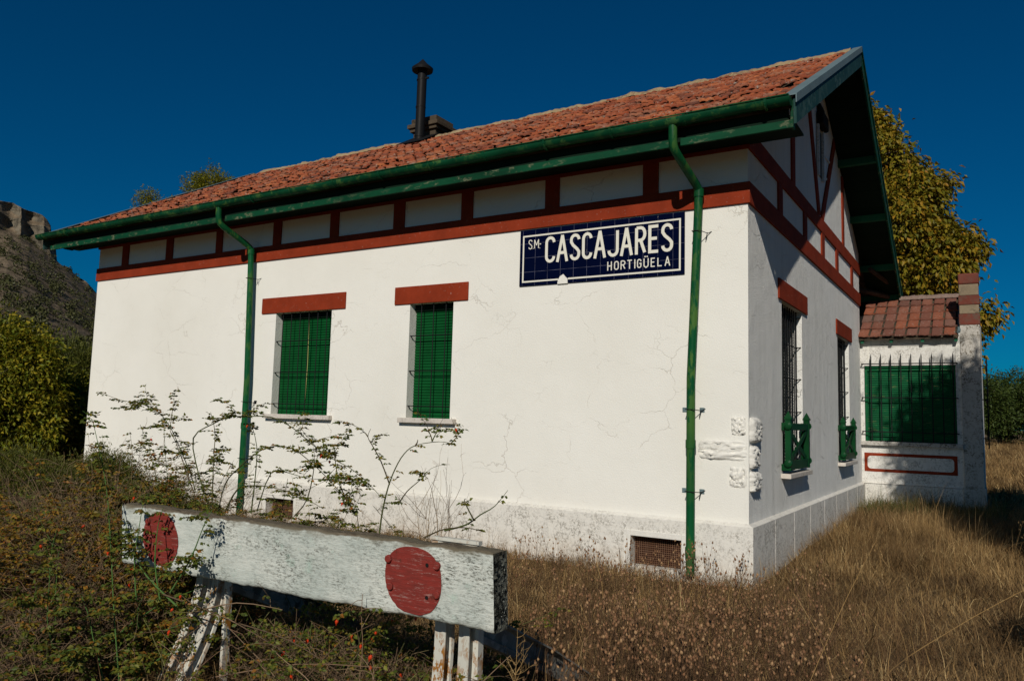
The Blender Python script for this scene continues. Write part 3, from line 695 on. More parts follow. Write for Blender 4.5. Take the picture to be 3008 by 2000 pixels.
GL = {  # strokes on a unit cell
 'C': [arc(.5, .80, .5, .20, 0, 180) + arc(.5, .20, .5, .20, 180, 360)], 'A': [[(0, 0), (.5, 1.0)], [(.5, 1.0), (1, 0)], [(.17, .32), (.83, .32)]],
 'S': [arc(.5, .81, .5, .19, 0, 180) + [(0, .72), (.25, .58), (.75, .42), (1, .30)] + arc(.5, .19, .5, .19, 0, -180)],
 'J': [[(1, 1), (1, .22)] + arc(.5, .20, .5, .20, 0, -180)], 'R': [[(0, 0), (0, 1)], [(0, 1), (.5, 1)] + arc(.5, .75, .5, .25, 90, -90) + [(0, .5)], [(.5, .5), (1, 0)]],
 'E': [[(1, 1), (0, 1), (0, 0), (1, 0)], [(0, .52), (.85, .52)]], 'M': [[(0, 0), (0, 1)], [(0, 1), (.5, .35)], [(.5, .35), (1, 1)], [(1, 1), (1, 0)]], 'H': [[(0, 0), (0, 1)], [(1, 0), (1, 1)], [(0, .5), (1, .5)]],
 'O': [arc(.5, .75, .5, .25, 0, 180) + arc(.5, .25, .5, .25, 180, 360) + [(1, .75)]], 'T': [[(0, 1), (1, 1)], [(.5, 1), (.5, 0)]], 'I': [[(.5, 0), (.5, 1)]],
 'G': [arc(.5, .77, .5, .23, 0, 180) + arc(.5, .23, .5, .23, 180, 360) + [(1, .5), (.55, .5)]], 'U': [[(0, 1), (0, .25)] + arc(.5, .23, .5, .23, 180, 360) + [(1, 1)]],
 'L': [[(0, 1), (0, 0), (1, 0)]], '.': [[(.2, 0), (.8, 0)]], '-': [[(.0, .45), (1, .45)]]}
def ribbon(mb, pts, w_, y):
    pts = [np.array(p) for p in pts]; pts = [p for k, p in enumerate(pts) if k == 0 or np.linalg.norm(p-pts[k-1]) > 1e-4]; n = len(pts); Lf = []; Rt = []
    for k in range(n):
        a = pts[k]-pts[k-1] if k else pts[1]-pts[0]; b = pts[k+1]-pts[k] if k < n-1 else a
        a = a/(np.linalg.norm(a)+1e-9); b = b/(np.linalg.norm(b)+1e-9)
        na = np.array([-a[1], a[0]]); nb = np.array([-b[1], b[0]]); m = na+nb; l = m@m
        m = m*2/l if l > .6 else na
        Lf.append(pts[k]+m*w_/2); Rt.append(pts[k]-m*w_/2)
    for k in range(n-1): mb.poly([(Rt[k][0], y, Rt[k][1]), (Rt[k+1][0], y, Rt[k+1][1]), (Lf[k+1][0], y, Lf[k+1][1]), (Lf[k][0], y, Lf[k][1])])
def sgn_(a, b): P = at(1500+a/3.9317, 580+b/3.9317, 1, -.02); return P[0], P[2]
def word(chars, spans, zb, zt, w_, name):
    for k, (ch_, (a, b)) in enumerate(zip(chars, spans)):
        base = 'U' if ch_ == 'Ü' else ch_; x0, x1 = a+w_/2, b-w_/2; z0, z1 = zb+w_/2, zt-w_/2
        mb = MB()
        for si, g in enumerate(GL[base]):
            q = [(x0+p[0]*(x1-x0) if ch_ not in '.-' else a+p[0]*(b-a), z0+p[1]*(z1-z0)) for p in g]
            if base == 'A' and si < 2: q[0 if si == 0 else 1] = (q[0][0], zb) if si == 0 else (q[1][0], zb); 
            if base in 'HTIURLEA' and si < (1 if base == 'R' else 2):
                q = [(x, zb if abs(z-z0) < 1e-6 and base not in 'LE' else (zt if abs(z-z1) < 1e-6 and base in 'HIUA' else z)) for x, z in q]
            ribbon(mb, q, w_, -.0222-.0005*si)
        if ch_ == 'Ü':
            for f in (.25, .75): cxx = x0+(x1-x0)*f; mb.poly([(cxx-.009, -.0222, zt+.014), (cxx+.009, -.0222, zt+.014), (cxx+.009, -.0222, zt+.032), (cxx-.009, -.0222, zt+.032)])
        mb.build('letter', M['letter'], sign)
def spans(ab, y): return [(sgn_(a, y(a))[0], sgn_(b, y(b))[0]) for a, b in ab]
big = [(400, 517), (527, 668), (685, 805), (825, 945), (958, 1105), (1120, 1250), (1263, 1415), (1437, 1568), (1590, 1723), (1740, 1878)]
ym = lambda a: 600-(a-460)*.105
zb_, zt_ = sgn_(460, 752)[1], sgn_(460, 455)[1]; zb2, zt2 = sgn_(1650, 645)[1], sgn_(1650, 312)[1]
word('CASCAJARES', spans(big, ym), (zb_+zb2)/2, (zt_+zt2)/2, .041, 'word')
sm = [(1117, 1170), (1195, 1250), (1270, 1327), (1342, 1407), (1425, 1445), (1460, 1512), (1535, 1595), (1618, 1672), (1695, 1752), (1778, 1845)]
za_, zc_ = sgn_(1140, 845)[1], sgn_(1140, 742)[1]
word('HORTIGÜELA', spans(sm, lambda a: 790-(a-1140)*.08), za_, zc_, .0145, 'word')
zs_, zt_s = sgn_(235, 600)[1], sgn_(235, 490)[1]
word('S.M.-', spans([(208, 252), (256, 266), (273, 328), (333, 343), (333, 352)], lambda a: 545), zs_, zt_s, .0125, 'word')

# ================================================================== ANNEX
YA = 9.12; AX1 = 2.25
an = thing('annex', 'low white lean-to annex with old tiled roof, barred green shutter and striped corner pillar', 'building', (1.1, YA+1.5, 0))
mb = MB(); wall_holes(mb, lambda u, v: (u, YA, v), .0, AX1-.02, -.3, 3.62, [(.075, 1.80, 1.385, 3.0)], .12, (0, 1, 0))
mb.poly([(AX1-.02, YA, -.3), (AX1-.02, YA+4.5, -.3), (AX1-.02, YA+4.5, 4.3), (AX1-.02, YA+.9, 4.0), (AX1-.02, YA, 3.62)]); mb.poly([(0, YA+4.5, -.3), (AX1-.02, YA+4.5, -.3), (AX1-.02, YA+4.5, 4.3), (0, YA+4.5, 4.3)])
mb.build('wall', M['annexwall'], an)
mb = MB(); mb.box(.003, 1.9, YA-.05, YA-.001, -.3, .50); mb.prism([(.003, YA-.05, .50), (1.9, YA-.05, .50), (1.9, YA-.002, .525), (.003, YA-.002, .525)], (0, 0, -.01)); mb.build('plinth', M['plinth'], an)
pl = MB(); pl.box(1.90, AX1, YA-.03, YA+.42, .52, 3.81); pil = pl.build('corner_pillar', M['stain'], an, bevel=.008)
mb = MB(); mb.box(1.88, AX1+.03, YA-.07, YA+.46, -.3, .519); mb.build('pillar_base', M['stain'], pil, bevel=.008)
for a, b, mt, e in ((3.813, 4.04, 'reddirty', .012), (4.043, 4.225, 'tan', 0), (4.228, 4.42, 'reddirty', .012), (4.423, 4.652, 'tan', 0), (4.655, 4.88, 'reddirty', .012)):
    mb = MB(); mb.box(1.90-e, AX1+e, YA-.03-e, YA+.42+e, a, b); mb.build('painted_course', M[mt], pil, bevel=.012 if b < 4.8 else .03)
mb = MB(); x0, x1, z0, z1 = .15, 1.83, 3.05, 3.43       # moulded frame over the window
for b in ((x0, x1, z1-.02, z1), (x0, x0+.02, z0, z1-.02), (x1-.02, x1, z0, z1-.02)): mb.box(b[0], b[1], YA-.012, YA-.001, b[2], b[3])
mb.build('moulding', M['wall'], an)
mb = MB(); mb.box(.02, 1.86, YA+.125, YA+.14, 1.34, 3.04); aw = mb.build('window', M['dark'], an)
mb = MB(); slats(mb, .13, 1.745, 1.40, 2.89, YA+.075, .038, .012); mb.build('roller_shutter', M['oldshutter'], aw)
mb = MB(); mb.box(.078, .13, YA+.03, YA+.08, 1.388, 2.997); mb.box(1.745, 1.797, YA+.03, YA+.08, 1.388, 2.997); mb.box(.13, 1.745, YA+.03, YA+.08, 2.89, 2.997); mb.build('window_frame', M['oldshutter'], aw, bevel=.004)
mb = MB(); mb.box(-.0, 1.90, YA-.10, YA+.03, 1.30, 1.382); mb.build('sill', M['stain'], aw, bevel=.008)
mb = MB()
for i in range(9):
    x = .225+i*.192; mb.box(x-.011, x+.011, YA-.13, YA-.112, 1.40, 3.18); mb.prism([(x-.011, YA-.13, 3.18), (x+.011, YA-.13, 3.18), (x, YA-.12, 3.25)], (0, .012, 0))
for z in (3.03, 2.31, 1.59):
    mb.box(.03, 1.84, YA-.111, YA-.100, z-.011, z+.011); mb.box(.03, .05, YA-.10, YA-.001, z-.011, z+.011); mb.box(1.82, 1.84, YA-.10, YA-.001, z-.011, z+.011)
mb.build('window_grille', M['iron'], aw)
mb = MB(); a, b, c, d, t = .05, 1.79, .745, 1.14, .062    # red painted border with rounded inside
out = [(a, c), (b, c), (b, d), (a, d)]; inn = []
rad = .07
for cx_, cz_, a0 in ((a+t+rad, c+t+rad, 180), (b-t-rad, c+t+rad, 270), (b-t-rad, d-t-rad, 0), (a+t+rad, d-t-rad, 90)): inn.append(arc(cx_, cz_, rad, rad, a0, a0+90, 6))
yy = YA-.004
for k in range(4):
    q = inn[k]; o1 = out[k]; o2 = out[(k+1) % 4]; nx = inn[(k+1) % 4]
    for i in range(6): mb.poly([(o1[0], yy, o1[1]), (q[i+1][0], yy, q[i+1][1]), (q[i][0], yy, q[i][1])])
    mb.poly([(o1[0], yy, o1[1]), (o2[0], yy, o2[1]), (nx[0][0], yy, nx[0][1]), (q[-1][0], yy, q[-1][1])])
mb.build('painted_border', M['red'], an)
EA = (8.93, 3.585); ET = (10.50, 4.60); l2 = math.hypot(ET[0]-EA[0], ET[1]-EA[1]); d2 = ((ET[0]-EA[0])/l2, (ET[1]-EA[1])/l2)
mb = MB(); mb.prism([(.002, EA[0], EA[1]), (.002, ET[0], ET[1]), (.002, ET[0], ET[1]-.05), (.002, EA[0], EA[1]-.05)], (1.87, 0, 0)); ar = mb.build('roof', M['brick'], an)
tile_mesh('roof_tiles', M['annextile'], ar, .01, 1.86, EA[0]-.03, EA[1], d2, l2, .235, .37, lip=.04, wave=.012, seed=21, jit=1.6, gaps=0)
V = []; nn = 40; r = np.random.default_rng(4)
for i in range(nn+1):
    x = .68+(1.9-.68)*i/nn; b_ = .012*((i//8) % 2)
    for q in range(8):
        an_ = math.pi*q/7; rr_ = .15+b_+r.normal(0, .006); V.append((x, ET[0]-math.cos(an_)*rr_, ET[1]-.02+math.sin(an_)*rr_*.7))
mesh_np('ridge_cap', V, [[[i*8+q, i*8+q+1, (i+1)*8+q+1, (i+1)*8+q] for i in range(nn) for q in range(7)]], M['lichentile'], ar)
for x in (.035, .60, 1.19, 1.80):
    mb = MB(); mb.prism([(x, 8.97, 3.56), (x, 9.2, 3.70), (x, 9.2, 3.58), (x, 8.97, 3.47)], (.06, 0, 0)); mb.build('rafter_tail', M['purlin'], ar)
mb = MB(); mb.tube([(1.88, 8.95, 3.66), (1.885, 9.12, 3.74), (1.885, ET[0], ET[1]+.03)], .035, 6); mb.build('verge_flashing', M['zinc'], ar)
mb = MB()
for y in (9.85, 10.2, 10.55, 10.9, 11.25): mb.box(AX1+.08, AX1+.10, y, y+.02, 1.3, 3.2)
for z in (1.5, 2.3, 3.0): mb.box(AX1+.06, AX1+.078, 9.7, 11.4, z, z+.02); mb.box(AX1-.015, AX1+.058, 9.7, 9.72, z, z+.02)
mb.build('side_window_grille', M['iron'], an)

# ================================================================== BUFFER STOP
BX, BY, BZ, BA, BL = .283, -5.898, .976, -.034, 3.0
ax_ = np.array([-math.cos(BA), math.sin(BA), .006]); nb_ = np.array([math.sin(BA), math.cos(BA), 0.]); T0 = np.array([BX, BY, BZ])
def bp(s, dz, n): return T0+ax_*s+np.array([0, 0, 1.])*dz+nb_*(n-dz*.08)
buf = thing('buffer_stop', 'old railway buffer stop: weathered white timber beam with two red circles on rusty bent rails', 'buffer stop', tuple(bp(1.5, 0, .3)*np.array([1, 1, 0])+np.array([0, 0, -.2])))
nx_, nz_, ny_ = 150, 22, 8; V = []; F = []; rb = np.random.default_rng(6)
edge = np.convolve(rb.normal(0, 1, nx_+12), np.ones(7)/7, 'same')[:nx_+1]; edge2 = np.convolve(rb.normal(0, 1, nx_+12), np.ones(9)/9, 'same')[:nx_+1]
ring = [(j/nz_, 0) for j in range(nz_+1)] + [(1, k/ny_) for k in range(1, ny_+1)] + [(1-j/nz_, 1) for j in range(1, nz_+1)] + [(0, 1-k/ny_) for k in range(1, ny_)]
for i in range(nx_+1):
    s = BL*i/nx_
    for (fz, fn) in ring:
        ez = -.40+.40*fz; nn_ = .14*fn
        corner = (1 if fz in (0, 1) and fn in (0, 1) else 0)
        dz = (edge[i]*.010 if fz > .9 else 0)+(edge2[i]*.012 if fz < .1 else 0)-(corner*.010 if fz == 1 else -corner*.006)+rb.normal(0, .0012)
        V.append(bp(s, ez+dz, nn_+(.008*corner if fn == 0 else -.008*corner)+rb.normal(0, .0012)))
m_ = len(ring)
F = [[i*m_+q, (i+1)*m_+q, (i+1)*m_+(q+1) % m_, i*m_+(q+1) % m_] for i in range(nx_) for q in range(m_)]
me_caps = []
for i in (0, nx_):
    for j in range(nz_):
        for k in range(ny_):
            def idx(fz_, fn_):
                V.append(bp(BL*i/nx_+(rb.normal(0, .003) if 0 < fz_ < nz_ and 0 < fn_ < ny_ else 0), -.40+.40*fz_/nz_, .14*fn_/ny_)); return len(V)-1
            me_caps.append([idx(j, k), idx(j, k+1), idx(j+1, k+1), idx(j+1, k)])
beam = mesh_np('beam', V, [F+me_caps], M['beam'], buf)
for s0, rx, rz in ((.500, .186, .178), (2.585, .180, .178)):
    mb = MB(); pts = []
    for k in range(48):
        a = 2*math.pi*k/48; q = 1+.012*math.sin(3*a+s0)+.02*rb.normal()*.3
        if s0 < 1: cx_ = rx*q*(abs(math.cos(a))**.82)*np.sign(math.cos(a)); cz_ = rz*q*(abs(math.sin(a))**.92)*np.sign(math.sin(a))
        else: cx_, cz_ = rx*q*math.cos(a), rz*q*math.sin(a)
        pts.append((cx_, cz_))
    for k in range(48):
        k2 = (k+1) % 48
        mb.poly([bp(s0, -.195, -.0055)] + [bp(s0+pts[k][0], -.195+pts[k][1], -.0045), bp(s0+pts[k2][0], -.195+pts[k2][1], -.0045)])
    circ = mb.build('painted_circle', M['redcircle'], beam)
    for ds, dz in ((.160, .09), (-.160, .09), (.150, -.055), (-.155, -.06)) if s0 < 1 else ((.12, .1), (-.12, .1), (.12, -.06), (-.12, -.06)):
        mb = MB(); c_ = (s0+ds, -.19+dz); mb.tube([bp(*c_, -.003), bp(*c_, -.016), bp(*c_, -.020)], [.0215, .021, .016], 14); mb.build('bolt_head', M['redcircle'], circ)
    if s0 < 1:
        mb = MB()
        for ds, dz in ((-.095, .085), (-.09, -.085)): mb.tube([bp(s0+ds, -.19+dz, -.0065), bp(s0+ds, -.19+dz, -.0060)], .011, 9)
        mb.build_each('bolt_hole', M['dark'], circ)
def railbar(pts, w_, h_, name, mat, wdir, parent=buf):
    """rail with head, web and foot following pts; wdir = direction across the foot"""
    pts = [np.array(p, float) for p in pts]; wd = np.array(wdir, float); wd /= np.linalg.norm(wd)
    sec = [(-.5, 0), (.5, 0), (.5, .07), (.10, .16), (.10, .70), (.30, .76), (.30, 1), (-.30, 1), (-.30, .76), (-.10, .70), (-.10, .16), (-.5, .07)]
    mb = MB(); i0 = 0; n = len(pts)
    for k in range(n):
        t = pts[min(k+1, n-1)]-pts[max(k-1, 0)]; t /= np.linalg.norm(t); up = np.cross(t, wd); up /= np.linalg.norm(up)
        for a, b in sec: mb.V.append(tuple(pts[k]+wd*a*w_+up*b*h_))
    m_ = len(sec)
    for k in range(n-1):
        for q in range(m_): mb.F.append([k*m_+q, k*m_+(q+1) % m_, (k+1)*m_+(q+1) % m_, (k+1)*m_+q])
    mb.F.append(list(range(m_))[::-1]); mb.F.append([(n-1)*m_+q for q in range(m_)])
    return mb.build(name, mat, parent)
for s0, cv in ((.46, .35), (2.42, 1.0)):
    for k, (ds, wd_) in enumerate(((0., .075), (-.155, .07))):
        pts = []
        for i in range(13):
            z = -.34-1.0*i/12*1.0; drop = max(0, -z-.40); y = .17-.62*drop**1.6*(cv if k == 0 or cv == 1 else .3)
            pts.append(bp(s0+ds-.015, z, y)-np.array([0, 0, 0]))
        railbar(pts, wd_*1.15, .085, 'bent_rail_leg', M['oldrail'], ax_+nb_*.25)
    # a slim back post beside each leg
    mb = MB(); p = bp(s0-.235, -.38, .20); mb.box(p[0]-.012, p[0]+.012, p[1], p[1]+.05, -.4, p[2]); mb.build('post_angle', M['oldrail'], buf)
    # diagonal strut running back down to the ground
    a = bp(s0-.12, -.38, .32); railbar([a, a+np.array([0, .9, -.42]), a+np.array([0, 1.9, -.95])], .11, .15, 'diagonal_rail_strut', M['greyrail'], (1, 0, 0))
    if s0 < 1:
        a = bp(.30, -.06, .20); railbar([a+np.array([-.22, 0, 0.0]), a+np.array([.10, .0, .0])], .06, .075, 'rail_top_stub', M['oldrail'], (0, 1, 0))

# ================================================================== PLANT HELPERS
def leaves_mesh(name, P, D, N, Ls, Ws, mat, parent, fold=.25):
    """one folded pointed leaf per row"""
    P, D, N = map(np.asarray, (P, D, N)); D = D/np.linalg.norm(D, axis=1, keepdims=True)
    S = np.cross(D, N); S /= (np.linalg.norm(S, axis=1, keepdims=True)+1e-9); U = np.cross(S, D)
    Ls = Ls[:, None]; Ws = Ws[:, None]
    mid = P+D*Ls*.45
    a = mid+S*Ws*.5+U*Ws*fold; b = mid-S*Ws*.5+U*Ws*fold; t = P+D*Ls-U*Ls*.12
    n = len(P); V = np.stack([P, a, t, b], 1).reshape(-1, 3); i = np.arange(n)[:, None]*4
    F = np.concatenate([i+np.array([[0, 1, 2]]), i+np.array([[0, 2, 3]])], 0)
    return mesh_np(name, V, [F], mat, parent)
def tubes_np(paths, seg=3):
    """paths: list of (pts (k,3), r0, r1)"""
    Vs = []; Fs = []; off = 0; ang = 2*np.pi*np.arange(seg)/seg
    for pts, r0, r1 in paths:
        pts = np.asarray(pts, float); k = len(pts); t = np.gradient(pts, axis=0); t /= np.linalg.norm(t, axis=1, keepdims=True)+1e-9
        ref = np.array([0.31, .22, .93]) if abs(t[0][2]) < .8 else np.array([.9, .3, .1])
        a = np.cross(t, ref); a /= np.linalg.norm(a, axis=1, keepdims=True)+1e-9; b = np.cross(t, a)
        rr = np.linspace(r0, r1, k)[:, None, None]
        V = pts[:, None, :]+(a[:, None, :]*np.cos(ang)[None, :, None]+b[:, None, :]*np.sin(ang)[None, :, None])*rr
        Vs.append(V.reshape(-1, 3)); i = (np.arange(k-1)[:, None]*seg+np.arange(seg)[None]).ravel(); j = (np.arange(k-1)[:, None]*seg+(np.arange(seg)[None]+1) % seg).ravel()
        Fs.append(np.stack([i, j, j+seg, i+seg], 1)+off); off += k*seg
    return np.concatenate(Vs), np.concatenate(Fs)
def curve(p0, d, length, n=6, bend=None, wob=.1, r=rng):
    d = np.array(d, float); d /= np.linalg.norm(d); p = np.array(p0, float); out = [p.copy()]; st_ = length/n
    for i in range(n):
        d = d+r.normal(0, wob, 3)+(np.array(bend)/n if bend is not None else 0); d /= np.linalg.norm(d); p = p+d*st_; out.append(p.copy())
    return np.array(out)
def smooth_path(P, k=4):
    P = np.asarray(P, float); out = []
    for i in range(len(P)-1):
        p0 = P[max(i-1, 0)]; p1 = P[i]; p2 = P[i+1]; p3 = P[min(i+2, len(P)-1)]
        for t in np.linspace(0, 1, k, endpoint=False): out.append(.5*((2*p1)+(-p0+p2)*t+(2*p0-5*p1+4*p2-p3)*t*t+(-p0+3*p1-3*p2+p3)*t**3))
    out.append(P[-1]); return np.array(out)
def unit(n, r=rng):
    v = r.normal(0, 1, (n, 3)); return v/np.linalg.norm(v, axis=1, keepdims=True)

def tree(name, label, cat, base, clumps, nleaf, ls, mat, group=None, trunk_r=.16, droop=.5, hollow=.55, seed=1, shoots=0, limbs=True, aspect=.45):
    """clumps: list of (cx,cy,cz,rx,ry,rz) in world space"""
    r = np.random.default_rng(seed); root = thing(name, label, cat, tuple(base), group)
    base = np.array(base, float); paths = []
    top = np.array([np.mean([c[0] for c in clumps]), np.mean([c[1] for c in clumps]), max(c[2] for c in clumps)])
    tr = smooth_path([base-np.array([0, 0, .2]), base*.7+top*.3+r.normal(0, .1, 3), base*.35+top*.65+r.normal(0, .12, 3), top], 5)
    paths.append((tr, trunk_r, trunk_r*.15))
    vols = np.array([c[3]*c[4]*c[5] for c in clumps])**.72; per = (nleaf*vols/vols.sum()).astype(int)
    P = []; D = []
    for c, n in zip(clumps, per):
        c0 = np.array(c[:3]); rd = np.array(c[3:])
        if limbs:
            s = tr[r.integers(len(tr)//4, len(tr)-2)]; paths.append((smooth_path([s, (s+c0)/2+r.normal(0, .08, 3)*rd.mean(), c0], 3), trunk_r*.3, trunk_r*.07))
            for u in unit(7, r): paths.append((np.array([c0, c0+u*rd*.5+r.normal(0, .03, 3), c0+u*rd*.92]), trunk_r*.10, .004))
        # twig tips, leaves gathered round them: uneven surface with gaps
        nt_ = max(8, n//9); u = unit(nt_, r); rad = hollow+(1.05-hollow)*r.random(nt_)**.6
        lump = 1+.20*np.sin(u[:, 0]*5+c[0])*np.cos(u[:, 1]*4+c[1])+.14*np.sin(u[:, 2]*9+u[:, 0]*7)+r.normal(0, .05, nt_)
        tips = c0+u*rd*(rad*lump)[:, None]
        k = r.integers(0, nt_, n); P.append(tips[k]+r.normal(0, 1, (n, 3))*ls*.9); d = u[k]*.8+r.normal(0, .55, (n, 3)); d[:, 2] -= droop; D.append(d)
    P = np.concatenate(P); D = np.concatenate(D); N = r.normal(0, .5, P.shape)+np.array([0, 0, 1.])
    sz = ls*(.7+.6*r.random(len(P)))
    P[:, 2] = np.maximum(P[:, 2], base[2]+.02)
    V, F = tubes_np(paths, 6); mesh_np('trunk', V, [F], M['bark'], root)
    leaves_mesh('crown', P, D, N, sz, sz*aspect, mat, root)
    return root

def blob(cx, cy, cz, rx, ry, rz, n, seed, k=.45):
    r = np.random.default_rng(seed); out = [(cx, cy, cz, rx*.7, ry*.7, rz*.75)]
    for u in unit(n, r): out.append((cx+u[0]*rx*.62, cy+u[1]*ry*.62, cz+u[2]*rz*.62, rx*k*r.uniform(.7, 1.2), ry*k*r.uniform(.7, 1.2), rz*k*r.uniform(.7, 1.15)))
    return out

# ---- big turning chestnut behind the annex: tall cone
def chestnut():
    r = np.random.default_rng(31); cl = []
    bx, by = -1.2, 18.0
    for i in range(150):
        z = 3.7+8.6*r.random()**1.25; rad = float(np.interp(z, [3.5, 4.5, 6.5, 7.5, 9.6, 12, 12.7], [3.0, 3.7, 4.05, 3.5, 2.3, .85, .45])); s = .16*rad+.34
        a = r.uniform(0, 2*math.pi); rr = max(0, rad-s*.9)*r.uniform(.45, 1.0)
        cl.append((bx+rr*math.cos(a), by+rr*math.sin(a), z, s*r.uniform(.8, 1.25), s*r.uniform(.8, 1.25), s*.66))
    tree('chestnut_tree', 'big bushy chestnut tree turning yellow brown behind the annex and roof', 'tree', (bx, by, gz(bx, by)), cl, 200000, .175, M['chestnut'], trunk_r=.3, droop=.9, hollow=.68, seed=32, aspect=.5)
chestnut()
def behind(px, py, y): p = at(px, py, 1, y); return p
p = behind(492, 590, 24)
for (px, py, y, rd, lab, sd, mt) in ((490, 590, 24, 1.5, 'small yellow green treetop showing above the left end of the roof ridge', 41, 'yelgreen'), ):
    pass
def topped(px, py, y, rx, rz, label, mat, seed, n=9000, ls=.13):
    c = at(px, py, 1, y); b = (c[0], y, gz(c[0], y)); tree('poplar_tree', label, 'tree', b, blob(c[0], y, c[2]-rz, rx, rx, rz, 7, seed)+blob(c[0], y, c[2]-rz*2.6, rx*1.3, rx*1.3, rz*1.3, 6, seed+1), n, ls, M[mat], trunk_r=.2, seed=seed, droop=.2, group='treetops behind the roof')
topped(450, 552, 20, 1.15, 1.3, 'sparse brownish treetop above the far left end of the roof', 'yelgreen', 43, 9000, .12)
topped(512, 578, 22, .6, .8, 'tiny treetop between two larger ones above the roof edge', 'yelgreen', 47, 5000, .12)
topped(630, 478, 22, 1.7, 1.9, 'dense yellow green treetop above the left part of the roof ridge', 'yelgreen', 45, 34000, .14)
# ---- far trees on the right
for k, (px, pyt, y, rx, rz, sd, lab) in enumerate(((2872, 1072, 46, 1.6, 1.7, 61, 'green tree partly hidden by the annex pillar'), (2925, 1095, 52, 1.7, 2.1, 63, 'rounded green tree next to the annex pillar across the meadow'), (2965, 1060, 58, 2.0, 2.3, 65, 'tallest slim topped green tree across the meadow'), (3020, 1080, 50, 1.9, 2.0, 67, 'dark green tree at the right edge across the meadow'), (3085, 1040, 56, 2.6, 2.8, 69, 'broad green tree just beyond the right edge of the meadow'))):
    c = at(px, pyt, 1, y); g0 = float(gz(c[0], y)); hz = (c[2]-g0)/2
    tree('meadow_tree', lab, 'tree', (c[0], y, g0), blob(c[0], y, g0+hz*.92, rx, rx, hz*.86, 9, sd, .5), 11000, .17, M['fartree'], group='green trees across the meadow', trunk_r=.14, seed=sd, droop=.2)
# ---- shade tree standing outside the frame on the right: it dapples the annex and the grass
tree('shade_tree', 'leafy tree standing to the right of the track', 'tree', (7.0, -1.2, -.2), blob(6.6, -.8, 7.1, 3.2, 2.3, 3.0, 20, 71, .40)+blob(5.6, -.8, 4.7, 1.7, 1.5, 1.4, 9, 76, .5), 80000, .20, M['fartree'], trunk_r=.2, seed=72, droop=.3, hollow=.15)

tree('shade_shrub', 'small leafy shrub beyond the right edge near the track', 'shrub', (3.45, -2.8, -.2), blob(3.50, -2.7, .85, .60, .6, .6, 8, 73, .45), 5000, .07, M['fartree'], trunk_r=.03, seed=74)
# ---- shrubs at the left of the building
def shrub(name, label, px, pyt, w, rx, mat, n, ls, seed, group, droop=.2, aspect=.45, nb=11, ztop=0):
    v = Fw+Rv*(px-1504)/FPX-Uv*(pyt-1000)/FPX; c = CAM+v*w; g0 = float(gz(c[0], c[1])); h = (c[2]-g0)/2
    tree(name, label, 'shrub', (c[0], c[1], g0), blob(c[0], c[1], g0+h*.92, rx, rx*.85, h*.92, nb+5, seed, .36), n, ls, M[mat], trunk_r=.06, seed=seed, droop=droop, group=group, aspect=aspect)
G_ = 'leafy shrubs left of the station'
shrub('hazel_shrub', 'tall yellow green leafy shrub at the left edge of the picture', 35, 880, 16.5, 1.35, 'yelgreen', 30000, .11, 81, G_)
shrub('hazel_shrub', 'yellow green shrub close against the far end wall of the station', 175, 1010, 18.0, 1.2, 'yelgreen', 22000, .11, 83, G_)
shrub('willow_shrub', 'feathery olive green shrub behind the yellow green ones', 205, 905, 21, 1.25, 'olive', 20000, .10, 85, G_, -.5, .2)
shrub('willow_shrub', 'dark olive shrub filling the gap between the hazels', 110, 900, 20, 1.3, 'broom', 20000, .10, 87, G_, -.3, .3)
shrub('willow_shrub', 'olive shrub low behind the left end wall of the station', 262, 960, 20, 1.0, 'olive', 14000, .10, 88, G_, -.3, .25)
shrub('hazel_shrub', 'yellow green shrub mostly beyond the left edge of the picture', -110, 900, 16, 1.6, 'yelgreen', 18000, .09, 95, G_)
shrub('broom_shrub', 'low dense green broom bush below the yellow green shrubs', 60, 1275, 9.5, .95, 'broom', 36000, .05, 89, 'low green bushes', -.9, .16)
shrub('broom_shrub', 'low green broom bush just left of the arching rose', 270, 1290, 10.5, .95, 'broom', 30000, .05, 91, 'low green bushes', -.9, .16)
shrub('broom_shrub', 'low green broom bush behind the left end of the beam', 430, 1360, 10.0, .7, 'broom', 20000, .045, 93, 'low green bushes', -.9, .16)

